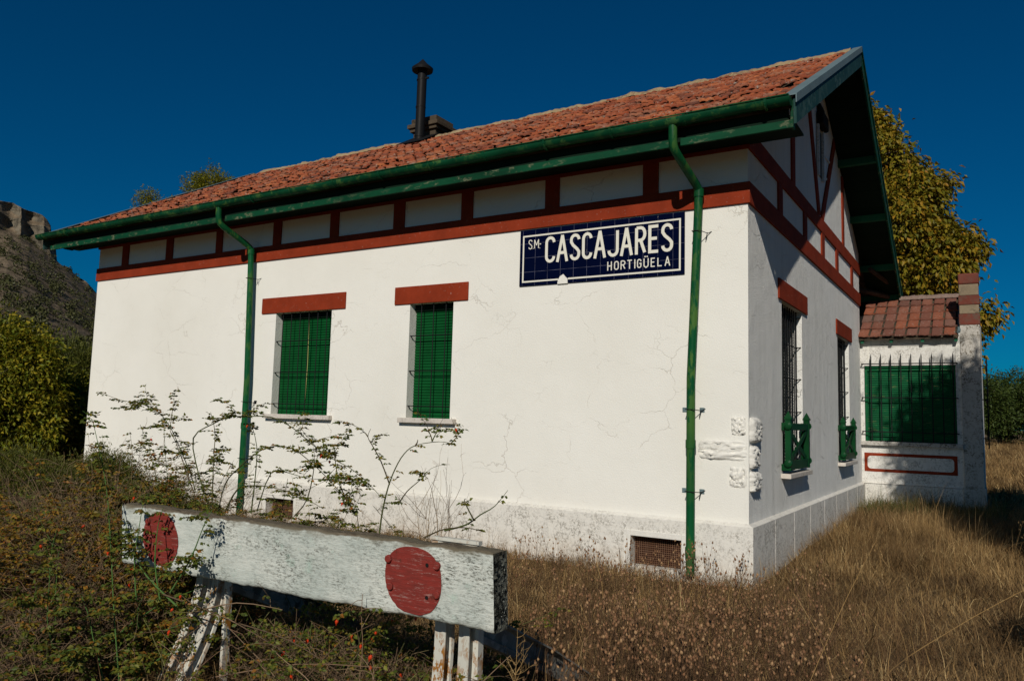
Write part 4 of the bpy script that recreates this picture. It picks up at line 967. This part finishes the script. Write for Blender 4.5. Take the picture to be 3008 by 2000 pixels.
# ================================================================== ROSES
hip_me = None
def hips(root, pts, rad=.0085):
    global hip_me
    if hip_me is None:
        mb = MB(); mb.tube([(0, 0, .0), (0, 0, -.004), (0, 0, -.012), (0, 0, -.020), (0, 0, -.026)], [.002, .007, .0095, .007, .002], 8); mb.tube([(0, 0, -.026), (0, 0, -.032)], [.003, .001], 4)
        hip_me = mb.build('rose_hip', M['hip'], None, smooth=True); me = hip_me.data; bpy.data.objects.remove(hip_me); hip_me = me
    base = np.array(root.location[:])
    for p in pts:
        o = bpy.data.objects.new('rose_hip', hip_me); col.objects.link(o); o.parent = root; o.location = tuple(np.array(p)-base)
        o.rotation_euler = (random.uniform(-.6, .6), random.uniform(-.6, .6), 0); s = rad/.0085*random.uniform(.8, 1.2); o.scale = (s, s, s)
def leaflets(path, r, dens, ls, P, D, start=.1):
    """compound rose leaves along a path"""
    L = np.linalg.norm(np.diff(path, axis=0), axis=1).sum(); n = r.poisson(max(0, L*dens))
    cum = np.concatenate([[0], np.cumsum(np.linalg.norm(np.diff(path, axis=0), axis=1))])
    for _ in range(n):
        s = L*(start+(1-start)*r.random()); k = min(np.searchsorted(cum, s), len(path)-1); k = max(k, 1); f = (s-cum[k-1])/(cum[k]-cum[k-1]+1e-9)
        p = path[k-1]*(1-f)+path[k]*f; d = r.normal(0, 1, 3); d[2] = abs(d[2])*.3-.1; d /= np.linalg.norm(d); side = np.cross(d, [0, 0, 1.]); side /= np.linalg.norm(side)+1e-9
        l = ls*r.uniform(.7, 1.25)
        for q, (a, b) in enumerate(((.55, 1), (.55, -1), (1.15, 1), (1.15, -1), (1.7, 0))):
            P.append(p+d*l*a+side*b*l*.08+[0, 0, -.25*l*a*a*.5]); D.append(d*(1 if b == 0 else .45)+side*b*.9+[0, 0, -.25-.2*r.random()])
def rose(label, base, mains, nshoot, box, seed, dens=26, ls=.024, nh=20, canemat='cane', group='wild rose bushes', hmax=None, r0=.006, name='wild_rose_bush', subs=2.2, leafmat='roseleaf', lean=(0, 0, 0)):
    r = np.random.default_rng(seed); root = thing(name, label, 'bush', tuple(base), group); paths = []; P = []; D = []; tips = []
    tm = list(mains)
    for k in range(nshoot):
        x = r.uniform(box[0], box[1]); y = r.uniform(box[2], box[3]); h = (hmax(x) if hmax else box[4])*r.uniform(.55, 1.05)
        d = np.array([r.normal(0, .35), r.normal(0, .3), 1.0])+np.array(lean); tm.append(curve((x, y, -.18), d, h*1.15+.18, 9, (r.normal(0, .9), r.normal(0, .5), -.55), .07, r))
    for pth in tm:
        pth = smooth_path(pth, 3); paths.append((pth, r0*r.uniform(.8, 1.1), .0016)); leaflets(pth, r, dens*.35, ls, P, D, .25)
        L = np.linalg.norm(np.diff(pth, axis=0), axis=1).sum(); ns = r.poisson(L*subs*2.2)
        for _ in range(ns):
            k = r.integers(len(pth)//5, len(pth)-1); d = r.normal(0, 1, 3); d[2] = abs(d[2])*.8+.1; l = r.uniform(.06, .26)
            tw = curve(pth[k], d, l, 5, (0, 0, -.4), .16, r); paths.append((tw, .0022, .0009)); leaflets(tw, r, dens, ls, P, D, .1)
            if r.random() < .5: tips.append(tw[-1])
    V, F = tubes_np(paths, 4); mesh_np('stem', V, [F], M[canemat], root)
    P = np.array(P); D = np.array(D); sz = ls*np.random.default_rng(seed).uniform(.7, 1.35, len(P))
    leaves_mesh('foliage', P, D, np.random.default_rng(seed).normal(0, .7, P.shape)+[0, -.5, .8], sz, sz*.62, M[leafmat], root, fold=.15)
    r.shuffle(tips); hips(root, tips[:nh])
    return root
c5 = lambda a, b, y=-5.2: at(500+a/2.359, 1100+b/2.359, 1, y)
c4 = lambda a, b, y=-5.2: at(a/1.568, 1000+b/1.568, 1, y)
def pth(pts, f, y0, y1): n = len(pts); return [f(a, b, y0+(y1-y0)*i/max(1, n-1)) for i, (a, b) in enumerate(pts)]
m1 = [pth([(300, 1000), (200, 700), (160, 440), (300, 340), (400, 295), (500, 290), (700, 295), (850, 370), (980, 480), (1100, 570), (1250, 650), (1380, 760), (1470, 860)], c5, -5.3, -5.0),
      pth([(330, 960), (380, 760), (470, 650), (620, 530), (740, 495), (860, 520), (1000, 630), (1130, 760), (1250, 900), (1290, 980)], c5, -5.2, -5.35),
      pth([(380, 950), (470, 790), (600, 770), (700, 780), (850, 820), (960, 870), (1060, 930)], c5, -5.3, -5.3),
      pth([(200, 920), (150, 780), (100, 640), (40, 470), (0, 390), (10, 300), (20, 230), (40, 185)], c5, -5.2, -5.1),
      pth([(900, 700), (880, 620), (830, 500), (790, 410), (740, 340), (670, 295), (560, 275), (450, 235)], c4, -5.1, -5.2),
      pth([(290, 900), (300, 600), (310, 400), (280, 260)], c5, -5.3, -5.1), pth([(560, 960), (590, 700), (600, 500), (560, 330)], c5, -5.2, -5.0), pth([(600, 950), (700, 680), (850, 690), (960, 720), (1220, 730)], c5, -5.1, -5.1),
      pth([(860, 980), (950, 860), (1000, 620), (990, 500)], c5, -5.15, -5.05), pth([(1290, 980), (1180, 780), (1140, 560), (1160, 510)], c5, -5.0, -5.0)]
rose('arching wild rose with red hips behind the left half of the white beam', (-2.6, -5.2, -.2), m1, 34, (-4.1, -2.2, -5.45, -4.85, 1.2), 101, dens=50, ls=.026, nh=34, hmax=lambda x: 1.50 if x < -2.7 else 1.15, subs=2.3)
m2 = [pth([(1450, 1100), (1470, 950), (1510, 780), (1560, 650), (1620, 550), (1700, 490), (1860, 465), (1960, 480)], c5, -5.3, -5.1),
      pth([(1700, 490), (1712, 470), (1715, 450)], c5, -5.2, -5.2), pth([(1815, 462), (1835, 420), (1860, 375)], c5, -5.15, -5.1), pth([(1815, 462), (1800, 410), (1760, 370)], c5, -5.15, -5.1), pth([(1930, 490), (1970, 450), (2005, 405)], c5, -5.1, -5.1),
      pth([(1520, 760), (1460, 600), (1400, 490), (1370, 430), (1390, 375)], c5, -5.2, -5.1), pth([(1370, 430), (1345, 400), (1315, 408)], c5, -5.1, -5.1),
      pth([(1580, 900), (1640, 810), (1720, 740), (1800, 670)], c5, -5.2, -5.1), pth([(1760, 1130), (1800, 1110), (1900, 1070), (2050, 1060), (2180, 1090)], c5, -5.3, -5.2),
      pth([(1900, 1080), (2050, 1040), (2150, 970), (2250, 910), (2340, 800)], c5, -5.2, -5.1), pth([(2100, 1000), (2040, 880), (2050, 860)], c5, -5.2, -5.1)]
rose('wild rose with one long curved cane behind the right half of the beam', (-1.0, -5.2, -.2), m2, 17, (-1.9, -.55, -5.5, -5.0, 1.0), 103, dens=28, ls=.026, nh=26, hmax=lambda x: 1.10, subs=1.6)
# bush of canes in front of the beam's left end
c6 = lambda a, b, y: at(a, b, 1, y)
m3 = [[c6(350, 2000, -6.25), c6(335, 1800, -6.25), c6(325, 1600, -6.2), c6(312, 1430, -6.15), c6(285, 1290, -6.1), c6(270, 1230, -6.05)],
      [c6(500, 1740, -6.1), c6(560, 1640, -6.12), c6(600, 1540, -6.1), c6(625, 1495, -6.08)], [c6(470, 1760, -6.1), c6(455, 1650, -6.1), c6(465, 1540, -6.05), c6(480, 1490, -6.05)],
      [c6(400, 1760, -6.15), c6(395, 1640, -6.1), c6(410, 1540, -6.1), c6(420, 1480, -6.0)], [c6(520, 1780, -6.15), c6(430, 1690, -6.1), c6(380, 1600, -6.1), c6(370, 1530, -6.05)]]
rose('fresh green rose cane growing up past the left end of the beam', (-2.3, -6.2, -.2), m3, 12, (-2.95, -1.95, -6.5, -6.1, .8), 105, dens=50, ls=.032, nh=8, canemat='greencane', r0=.007, hmax=lambda x: .95 if x < -2.45 else .5)
# ---- brown bramble thickets, lower left
def thicket(label, x0, x1, y0, y1, h, n, seed, leafn=26, nh=10, ls=.030, dens=5, mat='roseleaf', tw='twig'):
    r = np.random.default_rng(seed); cx, cy = (x0+x1)/2, (y0+y1)/2; root = thing('bramble_thicket', label, 'bush', (cx, cy, -.2), 'brown bramble thickets'); paths = []; P = []; D = []; tips = []
    for k in range(n):
        a, b = r.uniform(-1, 1), r.uniform(-1, 1); x = cx+a*(x1-x0)/2; y = cy+b*(y1-y0)/2; hh = h*(1-.35*max(a*a, b*b))*r.uniform(.45, 1.08)
        p = smooth_path(curve((x, y, -.2), (r.normal(0, .35), r.normal(0, .35), 1), hh*1.2, 6, (r.normal(0, .8), r.normal(0, .8), -.6), .12, r), 2)
        paths.append((p, r.uniform(.002, .0055), .0011))
        if r.random() < .20: leaflets(p, r, dens, ls, P, D, .45)
        for _ in range(6):
            q = p[r.integers(2, len(p))]; d = r.normal(0, 1, 3); d[2] = abs(d[2])*.6; t = curve(q, d, r.uniform(.06, .26), 3, None, .25, r); paths.append((t, .0021, .0010))
            if r.random() < .065: leaflets(t, r, dens*6, ls, P, D, .2)
            if r.random() < .02: tips.append(t[-1])
    V, F = tubes_np(paths, 3); mesh_np('stem', V, [F], M['twig'], root)
    if P:
        P = np.array(P); D = np.array(D); sz = ls*np.random.default_rng(seed).uniform(.7, 1.35, len(P)); leaves_mesh('foliage', P, D, np.random.default_rng(seed).normal(0, .7, P.shape)+[0, -.5, .8], sz, sz*.6, M[mat], root, fold=.15)
    r.shuffle(tips); hips(root, tips[:nh])
thicket('twiggy bramble mass at the bottom left corner', -3.7, -2.5, -6.7, -5.6, .62, 1500, 111, nh=14)
thicket('tall bramble mass with red and orange leaves left of the beam', -4.8, -3.0, -6.0, -4.6, 1.42, 1500, 113, nh=40, dens=16, mat='redleaf')
thicket('bramble mass behind the tall one by the left edge', -7.4, -4.6, -6.2, -3.9, 1.10, 2300, 115, nh=14, dens=7)
thicket('low bramble tangle under the white beam', -2.2, -.3, -5.6, -4.7, .50, 1300, 117, nh=16, dens=5)
thicket('bramble clump against the foot of the station wall', -7.6, -4.4, -3.2, -.9, .48, 1200, 119, nh=6, dens=9)
thicket('rank brown weeds below the far downpipe', -12.5, -8.0, -3.0, -.8, .9, 1300, 121, nh=4, dens=9)

def bare():
    r = np.random.default_rng(131); mains = []
    for k in range(34):
        x = r.uniform(-2.2, .25); mains.append(curve((x, r.uniform(-6.35, -5.95), -.2), (r.normal(0, .4), 0, 1), r.uniform(.5, .95), 7, (r.normal(0, 1.3), 0, -.5), .12, r))
    for a, b, c, d in ((480, 1745, 900, 1960), (560, 1800, 830, 1790), (700, 1830, 1010, 1985), (620, 1990, 1120, 1960), (900, 1990, 1100, 1830)): mains.append([at(a, b, 1, -6.15), at((a+c)/2, (b+d)/2-25, 1, -6.2), at(c, d, 1, -6.2)])
    rose('half bare thorny rose canes tangled below the white beam', (-1.0, -6.15, -.2), mains, 0, (0, 0, 0, 0, 0), 132, dens=9, ls=.027, nh=12, canemat='twig', r0=.0048, subs=1.5)
bare()
# ================================================================== DRY GRASS AND WEEDS
def inside(x, y): return (x > L_-.1) & (x < .12) & (y > -.10) & (y < 11) | (x > -.1) & (x < 2.36) & (y > 9.0) & (y < 14)
def grass(name, label, n, xr, yr, hmin, hmax, wd, seed, lie=.5, dens=None, mat='grass'):
    r = np.random.default_rng(seed); x = r.uniform(*xr, n*2); y = r.uniform(*yr, n*2)
    keep = ~inside(x, y)
    if dens is not None: keep &= r.random(n*2) < dens(x, y)
    x, y = x[keep][:n], y[keep][:n]; n = len(x)
    cl = np.clip(.45+.5*np.sin(x*3.3+np.sin(y*2.9)*2)*np.cos(y*3.7+x)+.35*np.sin(x*7.1+y*2.3)*np.sin(y*6.3-x*3.1), 0, 1.3); h = r.uniform(hmin, hmax, n)*(.6+.6*cl)*np.where(r.random(n) < .04, 1.9, 1)
    th = np.where(r.random(n) < .55, r.uniform(0, 2*np.pi, n), r.normal(0, .7, n)+3.2*np.sin(x*1.7+1.3*np.sin(y*1.4))+2*np.cos(y*1.3)); tilt = np.where(r.random(n) < min(.9, lie*.6), r.uniform(.85, 1.5, n), np.abs(r.normal(0, .35, n))+.08); mat_h = np.where(tilt > .8, r.uniform(.0, .11, n), 0)
    base = np.stack([x, y, gz(x, y)-.02+mat_h], 1); dirh = np.stack([np.cos(th), np.sin(th), 0*th], 1); perp = np.stack([-np.sin(th+r.normal(0, .8, n)), np.cos(th), 0*th], 1)*wd*r.uniform(.6, 1.3, n)[:, None]/2
    z1 = np.array([0, 0, 1.])
    m = base+dirh*(h*np.sin(tilt*.6)*.5)[:, None]+z1*(h*np.cos(tilt*.6)*.5)[:, None]
    t = base+dirh*(h*np.sin(tilt*1.2))[:, None]+z1*(h*np.clip(np.cos(tilt*1.1), .12, 1)*.98)[:, None]
    V = np.stack([base-perp, base+perp, m+perp*.8, m-perp*.8, t], 1).reshape(-1, 3); i = np.arange(n)[:, None]*5
    o = mesh_np(name, V, [i+np.array([[0, 1, 2, 3]]), i+np.array([[3, 2, 4]])], M[mat]); tag(o, label, 'grass', None, 'stuff'); return o
grass('dry_grass', 'matted dry brown grass in front of the station corner and gable', 250000, (-6, 6.5), (-6.5, 9.5), .06, .24, .0038, 201, 1.15)
grass('dry_grass', 'upright dry straw growing along the foot of the gable and annex', 14000, (0.0, 5.5), (2.0, 9.1), .20, .55, .0036, 203, .6, lambda x, y: np.clip(1.15-abs(x-1.7)*.45, .1, 1))
grass('dry_straw', 'loose pale straw lying over the grass near the gable', 15000, (-1.5, 5), (-5.5, 8.8), .22, .52, .0052, 209, 1.2)
grass('dry_straw', 'green weeds at the foot of the annex and gable corner', 5000, (.05, 2.6), (7.2, 9.1), .15, .55, .007, 211, .4, mat='greenweed')
grass('dry_grass', 'dry brown meadow grass beyond the annex', 150000, (-.5, 9), (9, 60), .15, .42, .016, 205, .55)
grass('dry_grass', 'dry grass around the brambles left of the beam', 90000, (-12, -1), (-7.2, -.2), .10, .34, .005, 207, .8)
# ---- long pale bents leaning across the foreground
def bents():
    r = np.random.default_rng(301)
    specs = [((188/2.24+2300), 1990, 2575, 1585, -4.2), (2590, 1995, 3040, 1715, -4.5), (2420, 1900, 2300, 1700, -3.5), (2660, 1900, 2600, 1760, -3.2)]
    P = []
    for k, (xa, ya, xb, yb, y) in enumerate(specs):
        a = at(xa, ya, 1, y); b = at(xb, yb, 1, y+.25); mid = (a+b)/2+np.array([0, 0, .03]); low = a+(a-b)*.25; low[2] = min(low[2], -.1)
        root = thing('grass_stalk', ['long straw stalk leaning right near the station corner', 'longest straw stalk slanting low towards the right edge', 'short straw stalk leaning left in the weeds', 'thin straw stalk in the right foreground'][k], 'grass stalk', tuple(low), 'tall straw stalks')
        V, F = tubes_np([(smooth_path([low, a, mid, b], 5), .0030, .0013)], 5); mesh_np('stem', V, [F], M['grass'], root)
        ps = smooth_path([a, mid, b], 6)[-5:]; PP = np.repeat(ps, 3, 0)+r.normal(0, .004, (15, 3)); DD = np.tile(b-mid, (15, 1))/np.linalg.norm(b-mid)+r.normal(0, .3, (15, 3))
        leaves_mesh('seed_spike', PP, DD, r.normal(0, 1, (15, 3)), np.full(15, .02), np.full(15, .005), M['grass'], root)
bents()
def oats():
    r = np.random.default_rng(311); sp = [(2785, 1790, 2740, 1560), (2800, 1760, 2830, 1555), (2720, 1740, 2770, 1540), (2650, 1640, 2610, 1480), (2640, 1620, 2700, 1460), (2960, 1680, 3005, 1530), (2870, 1690, 2895, 1615), (2600, 1700, 2575, 1600), (2850, 1880, 2860, 1800), (2680, 1700, 2635, 1560)]
    for k, (xa, ya, xb, yb) in enumerate(sp):
        v = Fw+Rv*(xa-1504)/FPX-Uv*(ya-1000)/FPX; a = CAM+v*((-.12-CAM[2])/v[2]); b = at(xb, yb, 1, a[1]+.05)
        root = thing('wild_oat', 'pale wild oat stem with hanging seed heads in the dry grass right of the corner', 'grass stalk', tuple(a), 'wild oats')
        p = smooth_path([a, (a+b)/2+r.normal(0, .02, 3), b], 5); V, F = tubes_np([(p, .0026, .001)], 4); mesh_np('stem', V, [F], M['grass'], root)
        PP = p[-4:][r.integers(0, 4, 10)]+r.normal(0, .03, (10, 3)); leaves_mesh('seed_head', PP, r.normal(0, .3, (10, 3))+[.3, 0, -1], r.normal(0, 1, (10, 3)), np.full(10, .035), np.full(10, .009), M['grass'], root)
oats()
# ---- seed-head weeds: four patterns, copied one by one
def seedhead_plant(seed):
    r = np.random.default_rng(seed); paths = []; heads = []; V = []; F = []; h = r.uniform(.42, .60)
    for s in range(r.integers(2, 4)):
        st_ = curve((r.normal(0, .02), r.normal(0, .02), 0), (r.normal(0, .10), r.normal(0, .10), 1), h*r.uniform(.8, 1.05), 6, None, .04, r); paths.append((st_, .0016, .0010)); heads.append(st_[-1])
        for b in range(r.integers(1, 4)):
            k = r.integers(2, 5); br = curve(st_[k], (r.normal(0, .6), r.normal(0, .6), 1.1), (6-k)/6*h*r.uniform(.5, 1), 4, (0, 0, .8), .05, r); paths.append((br, .0012, .0008)); heads.append(br[-1])
    Vs, Fs = tubes_np(paths, 3)
    mb = MB()
    for p in heads:
        s = r.uniform(.75, 1.15); a = np.array(p); d = np.array([r.normal(0, .25), r.normal(0, .25), 1]); d /= np.linalg.norm(d)
        mb.tube([a, a+d*.004*s, a+d*.010*s, a+d*.016*s, a+d*.020*s], [.002, .0062*s, .0082*s, .0062*s, .003*s], 6)
        for q in range(5):
            an = 2*math.pi*q/5; u = np.array([math.cos(an), math.sin(an), 0]); b = a+d*.018*s; mb.poly([b+u*.002, b+d*.013*s+u*.008*s, b+u*.002+np.array([-u[1], u[0], 0])*.003])
    return (Vs, Fs), mb
def seedheads():
    protos = []
    for k in range(5):
        (Vs, Fs), mb = seedhead_plant(400+k); root = bpy.data.objects.new('seedhead_weed', None); col.objects.link(root); root.location = (0, 0, 0)
        a = mesh_np('stem', Vs, [Fs], M['weed'], root); b = mb.build('seed_head', M['seed'], root); protos.append((root, [a, b]))
    r = np.random.default_rng(410); spots = []
    while len(spots) < 300:
        px = r.uniform(1480, 2560); py = r.uniform(1600, 2080)
        if r.random() > np.clip(1.15-abs(px-1980)/560, .05, 1): continue
        v = Fw+Rv*(px-1504)/FPX-Uv*(py-1000)/FPX; p = CAM+v*((-.0-CAM[2])/v[2])
        if p[1] > -.35 or p[1] < -5.7 or (p[0] < .5 and p[1] < -5.2): continue
        spots.append((p[0], p[1]))
    used = set()
    for i, (x, y) in enumerate(spots):
        k = i % 5; root, ch = protos[k]
        if k not in used: used.add(k); o = root
        else:
            o = root.copy(); col.objects.link(o)
            for c in ch: d = c.copy(); col.objects.link(d); d.parent = o
        o.location = (x, y, float(gz(x, y))); o.rotation_euler = (0, 0, r.uniform(0, 6.28)); s = r.uniform(.8, 1.25); o.scale = (s, s, s)
        tag(o, 'dry brown weed with round seed heads in front of the station corner', 'weed', 'dry seed head weeds')
    # the rest as undergrowth
    Vl = []; Fl = []; off = 0
    rr = np.random.default_rng(420); paths = []
    for _ in range(5200):
        px = rr.uniform(1380, 2750); py = rr.uniform(1640, 2150); v = Fw+Rv*(px-1504)/FPX-Uv*(py-1000)/FPX; p = CAM+v*((-.1-CAM[2])/v[2])
        if p[1] > -.3: continue
        paths.append((curve((p[0], p[1], float(gz(p[0], p[1]))-.01), (rr.normal(0, .3), rr.normal(0, .3), 1), rr.uniform(.12, .42), 4, (rr.normal(0, .5), rr.normal(0, .5), 0), .15, rr), .0016, .0006))
    V, F = tubes_np(paths, 3); o = mesh_np('weed_stems', V, [F], M['weed']); tag(o, 'tangle of thin dry brown weed stems below the station corner', 'weeds', None, 'stuff')
seedheads()
# a branching straw-coloured plant right of the beam
def dryplant(label, base, h, seed, nb=14, mat='grass', sp=.35):
    r = np.random.default_rng(seed); root = thing('dry_plant', label, 'plant', tuple(base), 'dry branching plants'); b = np.array(base); paths = [(curve(b, (0, 0, 1), h, 8, None, .05, r), .0028, .001)]; m = paths[0][0]
    for _ in range(nb):
        k = r.integers(2, 8); t = curve(m[k], (r.normal(0, 1)*sp*2, r.normal(0, .5), .6), h*r.uniform(.2, .55), 6, (0, 0, .4), .16, r); paths.append((t, .0018, .0007))
        for _ in range(5): paths.append((curve(t[r.integers(1, 6)], r.normal(0, 1, 3)+[0, 0, .5], r.uniform(.015, .05), 2, None, .1, r), .001, .0006))
    V, F = tubes_np(paths, 4); mesh_np('stem', V, [F], M[mat], root)
p = at(1515, 1995, 1, -5.55); dryplant('straw coloured branching dead plant just right of the beam end', (p[0], p[1], p[2]-.12), .38, 501)
for k, (px, py, h) in enumerate(((1330, 1440, .55), (1300, 1470, .5), (1275, 1440, .5), (1245, 1470, .55))):
    p = at(px, 1560, 1, -4.6+.15*k); dryplant(['thin dead stalk behind the beam nearest its right end', 'dead stalk second from the beam right end', 'dead stalk leaning behind the red circle', 'dead stalk beside the curved rose cane'][k], (p[0], p[1], -.2), p[2]+.2+h*.62, 510+k, 12, 'grass', .14)

# ================================================================== HILL
def hill():
    cols_, rows_ = 620, 230
    pxs = np.linspace(-700, 900, cols_)
    crest = np.interp(pxs, [-700, -300, 0, 28, 67, 90, 107, 120, 126, 134, 141, 147, 168, 186, 194, 198, 238, 281, 420, 900], [548, 556, 584, 602, 612, 622, 636, 655, 695, 706, 722, 759, 779, 780, 784, 796, 821, 866, 985, 1180])
    foot = np.interp(pxs, [-700, 0, 60, 100, 146, 196, 281, 900], [620, 672, 698, 728, 764, 798, 868, 1182])
    V = np.zeros((rows_, cols_, 3)); r = np.random.default_rng(77)
    ph = r.uniform(0, 6.28, (14, 3))
    for j, px in enumerate(pxs):
        v = Fw+Rv*(px-1504)/FPX; dh = np.array([v[0], v[1], 0]); dh /= np.linalg.norm(dh); 
        def zat(py, dist): w_ = Fw+Rv*(px-1504)/FPX-Uv*(py-1000)/FPX; return CAM[2]+dist*w_[2]/np.hypot(w_[0], w_[1])
        zc, zf = max(zat(crest[j], 302), 0), max(zat(foot[j], 292), 0); zf = min(zf, zc)
        for i in range(rows_):
            f = i/(rows_-1)
            if f < .55: g = f/.55; d = 95+(292-95)*g; z = zf*(g**1.15)
            elif f < .85: g = (f-.55)/.30; d = 292+10*g; z = zf+(zc-zf)*min(1, g*1.02)
            else: g = (f-.85)/.15; d = 302+160*g; z = zc*(1-.25*g)
            p = np.array([CAM[0], CAM[1], 0])+dh*d; a = 0
            for q in range(14):
                fr = .05*1.42**q; a += (1-2*abs(math.sin(p[0]*fr+ph[q, 0]+math.sin(z*fr*.7+ph[q, 1]))*math.sin(p[1]*fr+ph[q, 1]+math.sin(z*fr*1.9+ph[q, 2]))))/1.3**q
            amp = (1.0 if .55 <= f < .85 else .45)*min(1, z/12)
            if .5 < f < .86: p = p+dh*(6*abs(math.sin(px*.045+.6+z*.02))*abs(math.sin(px*.017+1))+2*abs(math.sin(z*.55+px*.01))-3)*min(1, (f-.5)/.08, (.86-f)/.04)
            p = p+dh*a*amp; V[i, j] = (p[0], p[1], z+a*(.25 if f > .55 else .4)*min(1, z/10)-.6)
    i = (np.arange(rows_-1)[:, None]*cols_+np.arange(cols_-1)[None]).ravel()
    o = mesh_np('hill', V.reshape(-1, 3), [np.stack([i, i+1, i+cols_+1, i+cols_], 1)], M['hill'], smooth=False); o['kind'] = 'structure'
    # scrub
    n = 2300; ii = np.minimum((r.random(n)**1.35*rows_*.56).astype(int), rows_-1); top = r.random(n) < .04; ii[top] = int(rows_*.86); jj = r.integers(0, cols_, n)
    C = V[ii, jj]; S = r.uniform(.35, 1.25, n)*(1.35-.9*ii/rows_)*1.1
    k = 60; u = unit(n*k, r)*r.uniform(.6, 1.0, (n*k, 1)); Cp = np.repeat(C, k, 0)+u*np.repeat(S, k)[:, None]*[1, 1, .75]+[0, 0, .5]
    sz = np.repeat(S, k)*.42; sc_ = leaves_mesh('hill_scrub', Cp, u+r.normal(0, .5, u.shape), r.normal(0, 1, u.shape)+[0, 0, .6], sz, sz*.8, M['scrub'], None)
    tag(sc_, 'dark round bushes scattered over the hillside', 'scrub', None, 'stuff')
hill()
print('objects', len(bpy.data.objects))
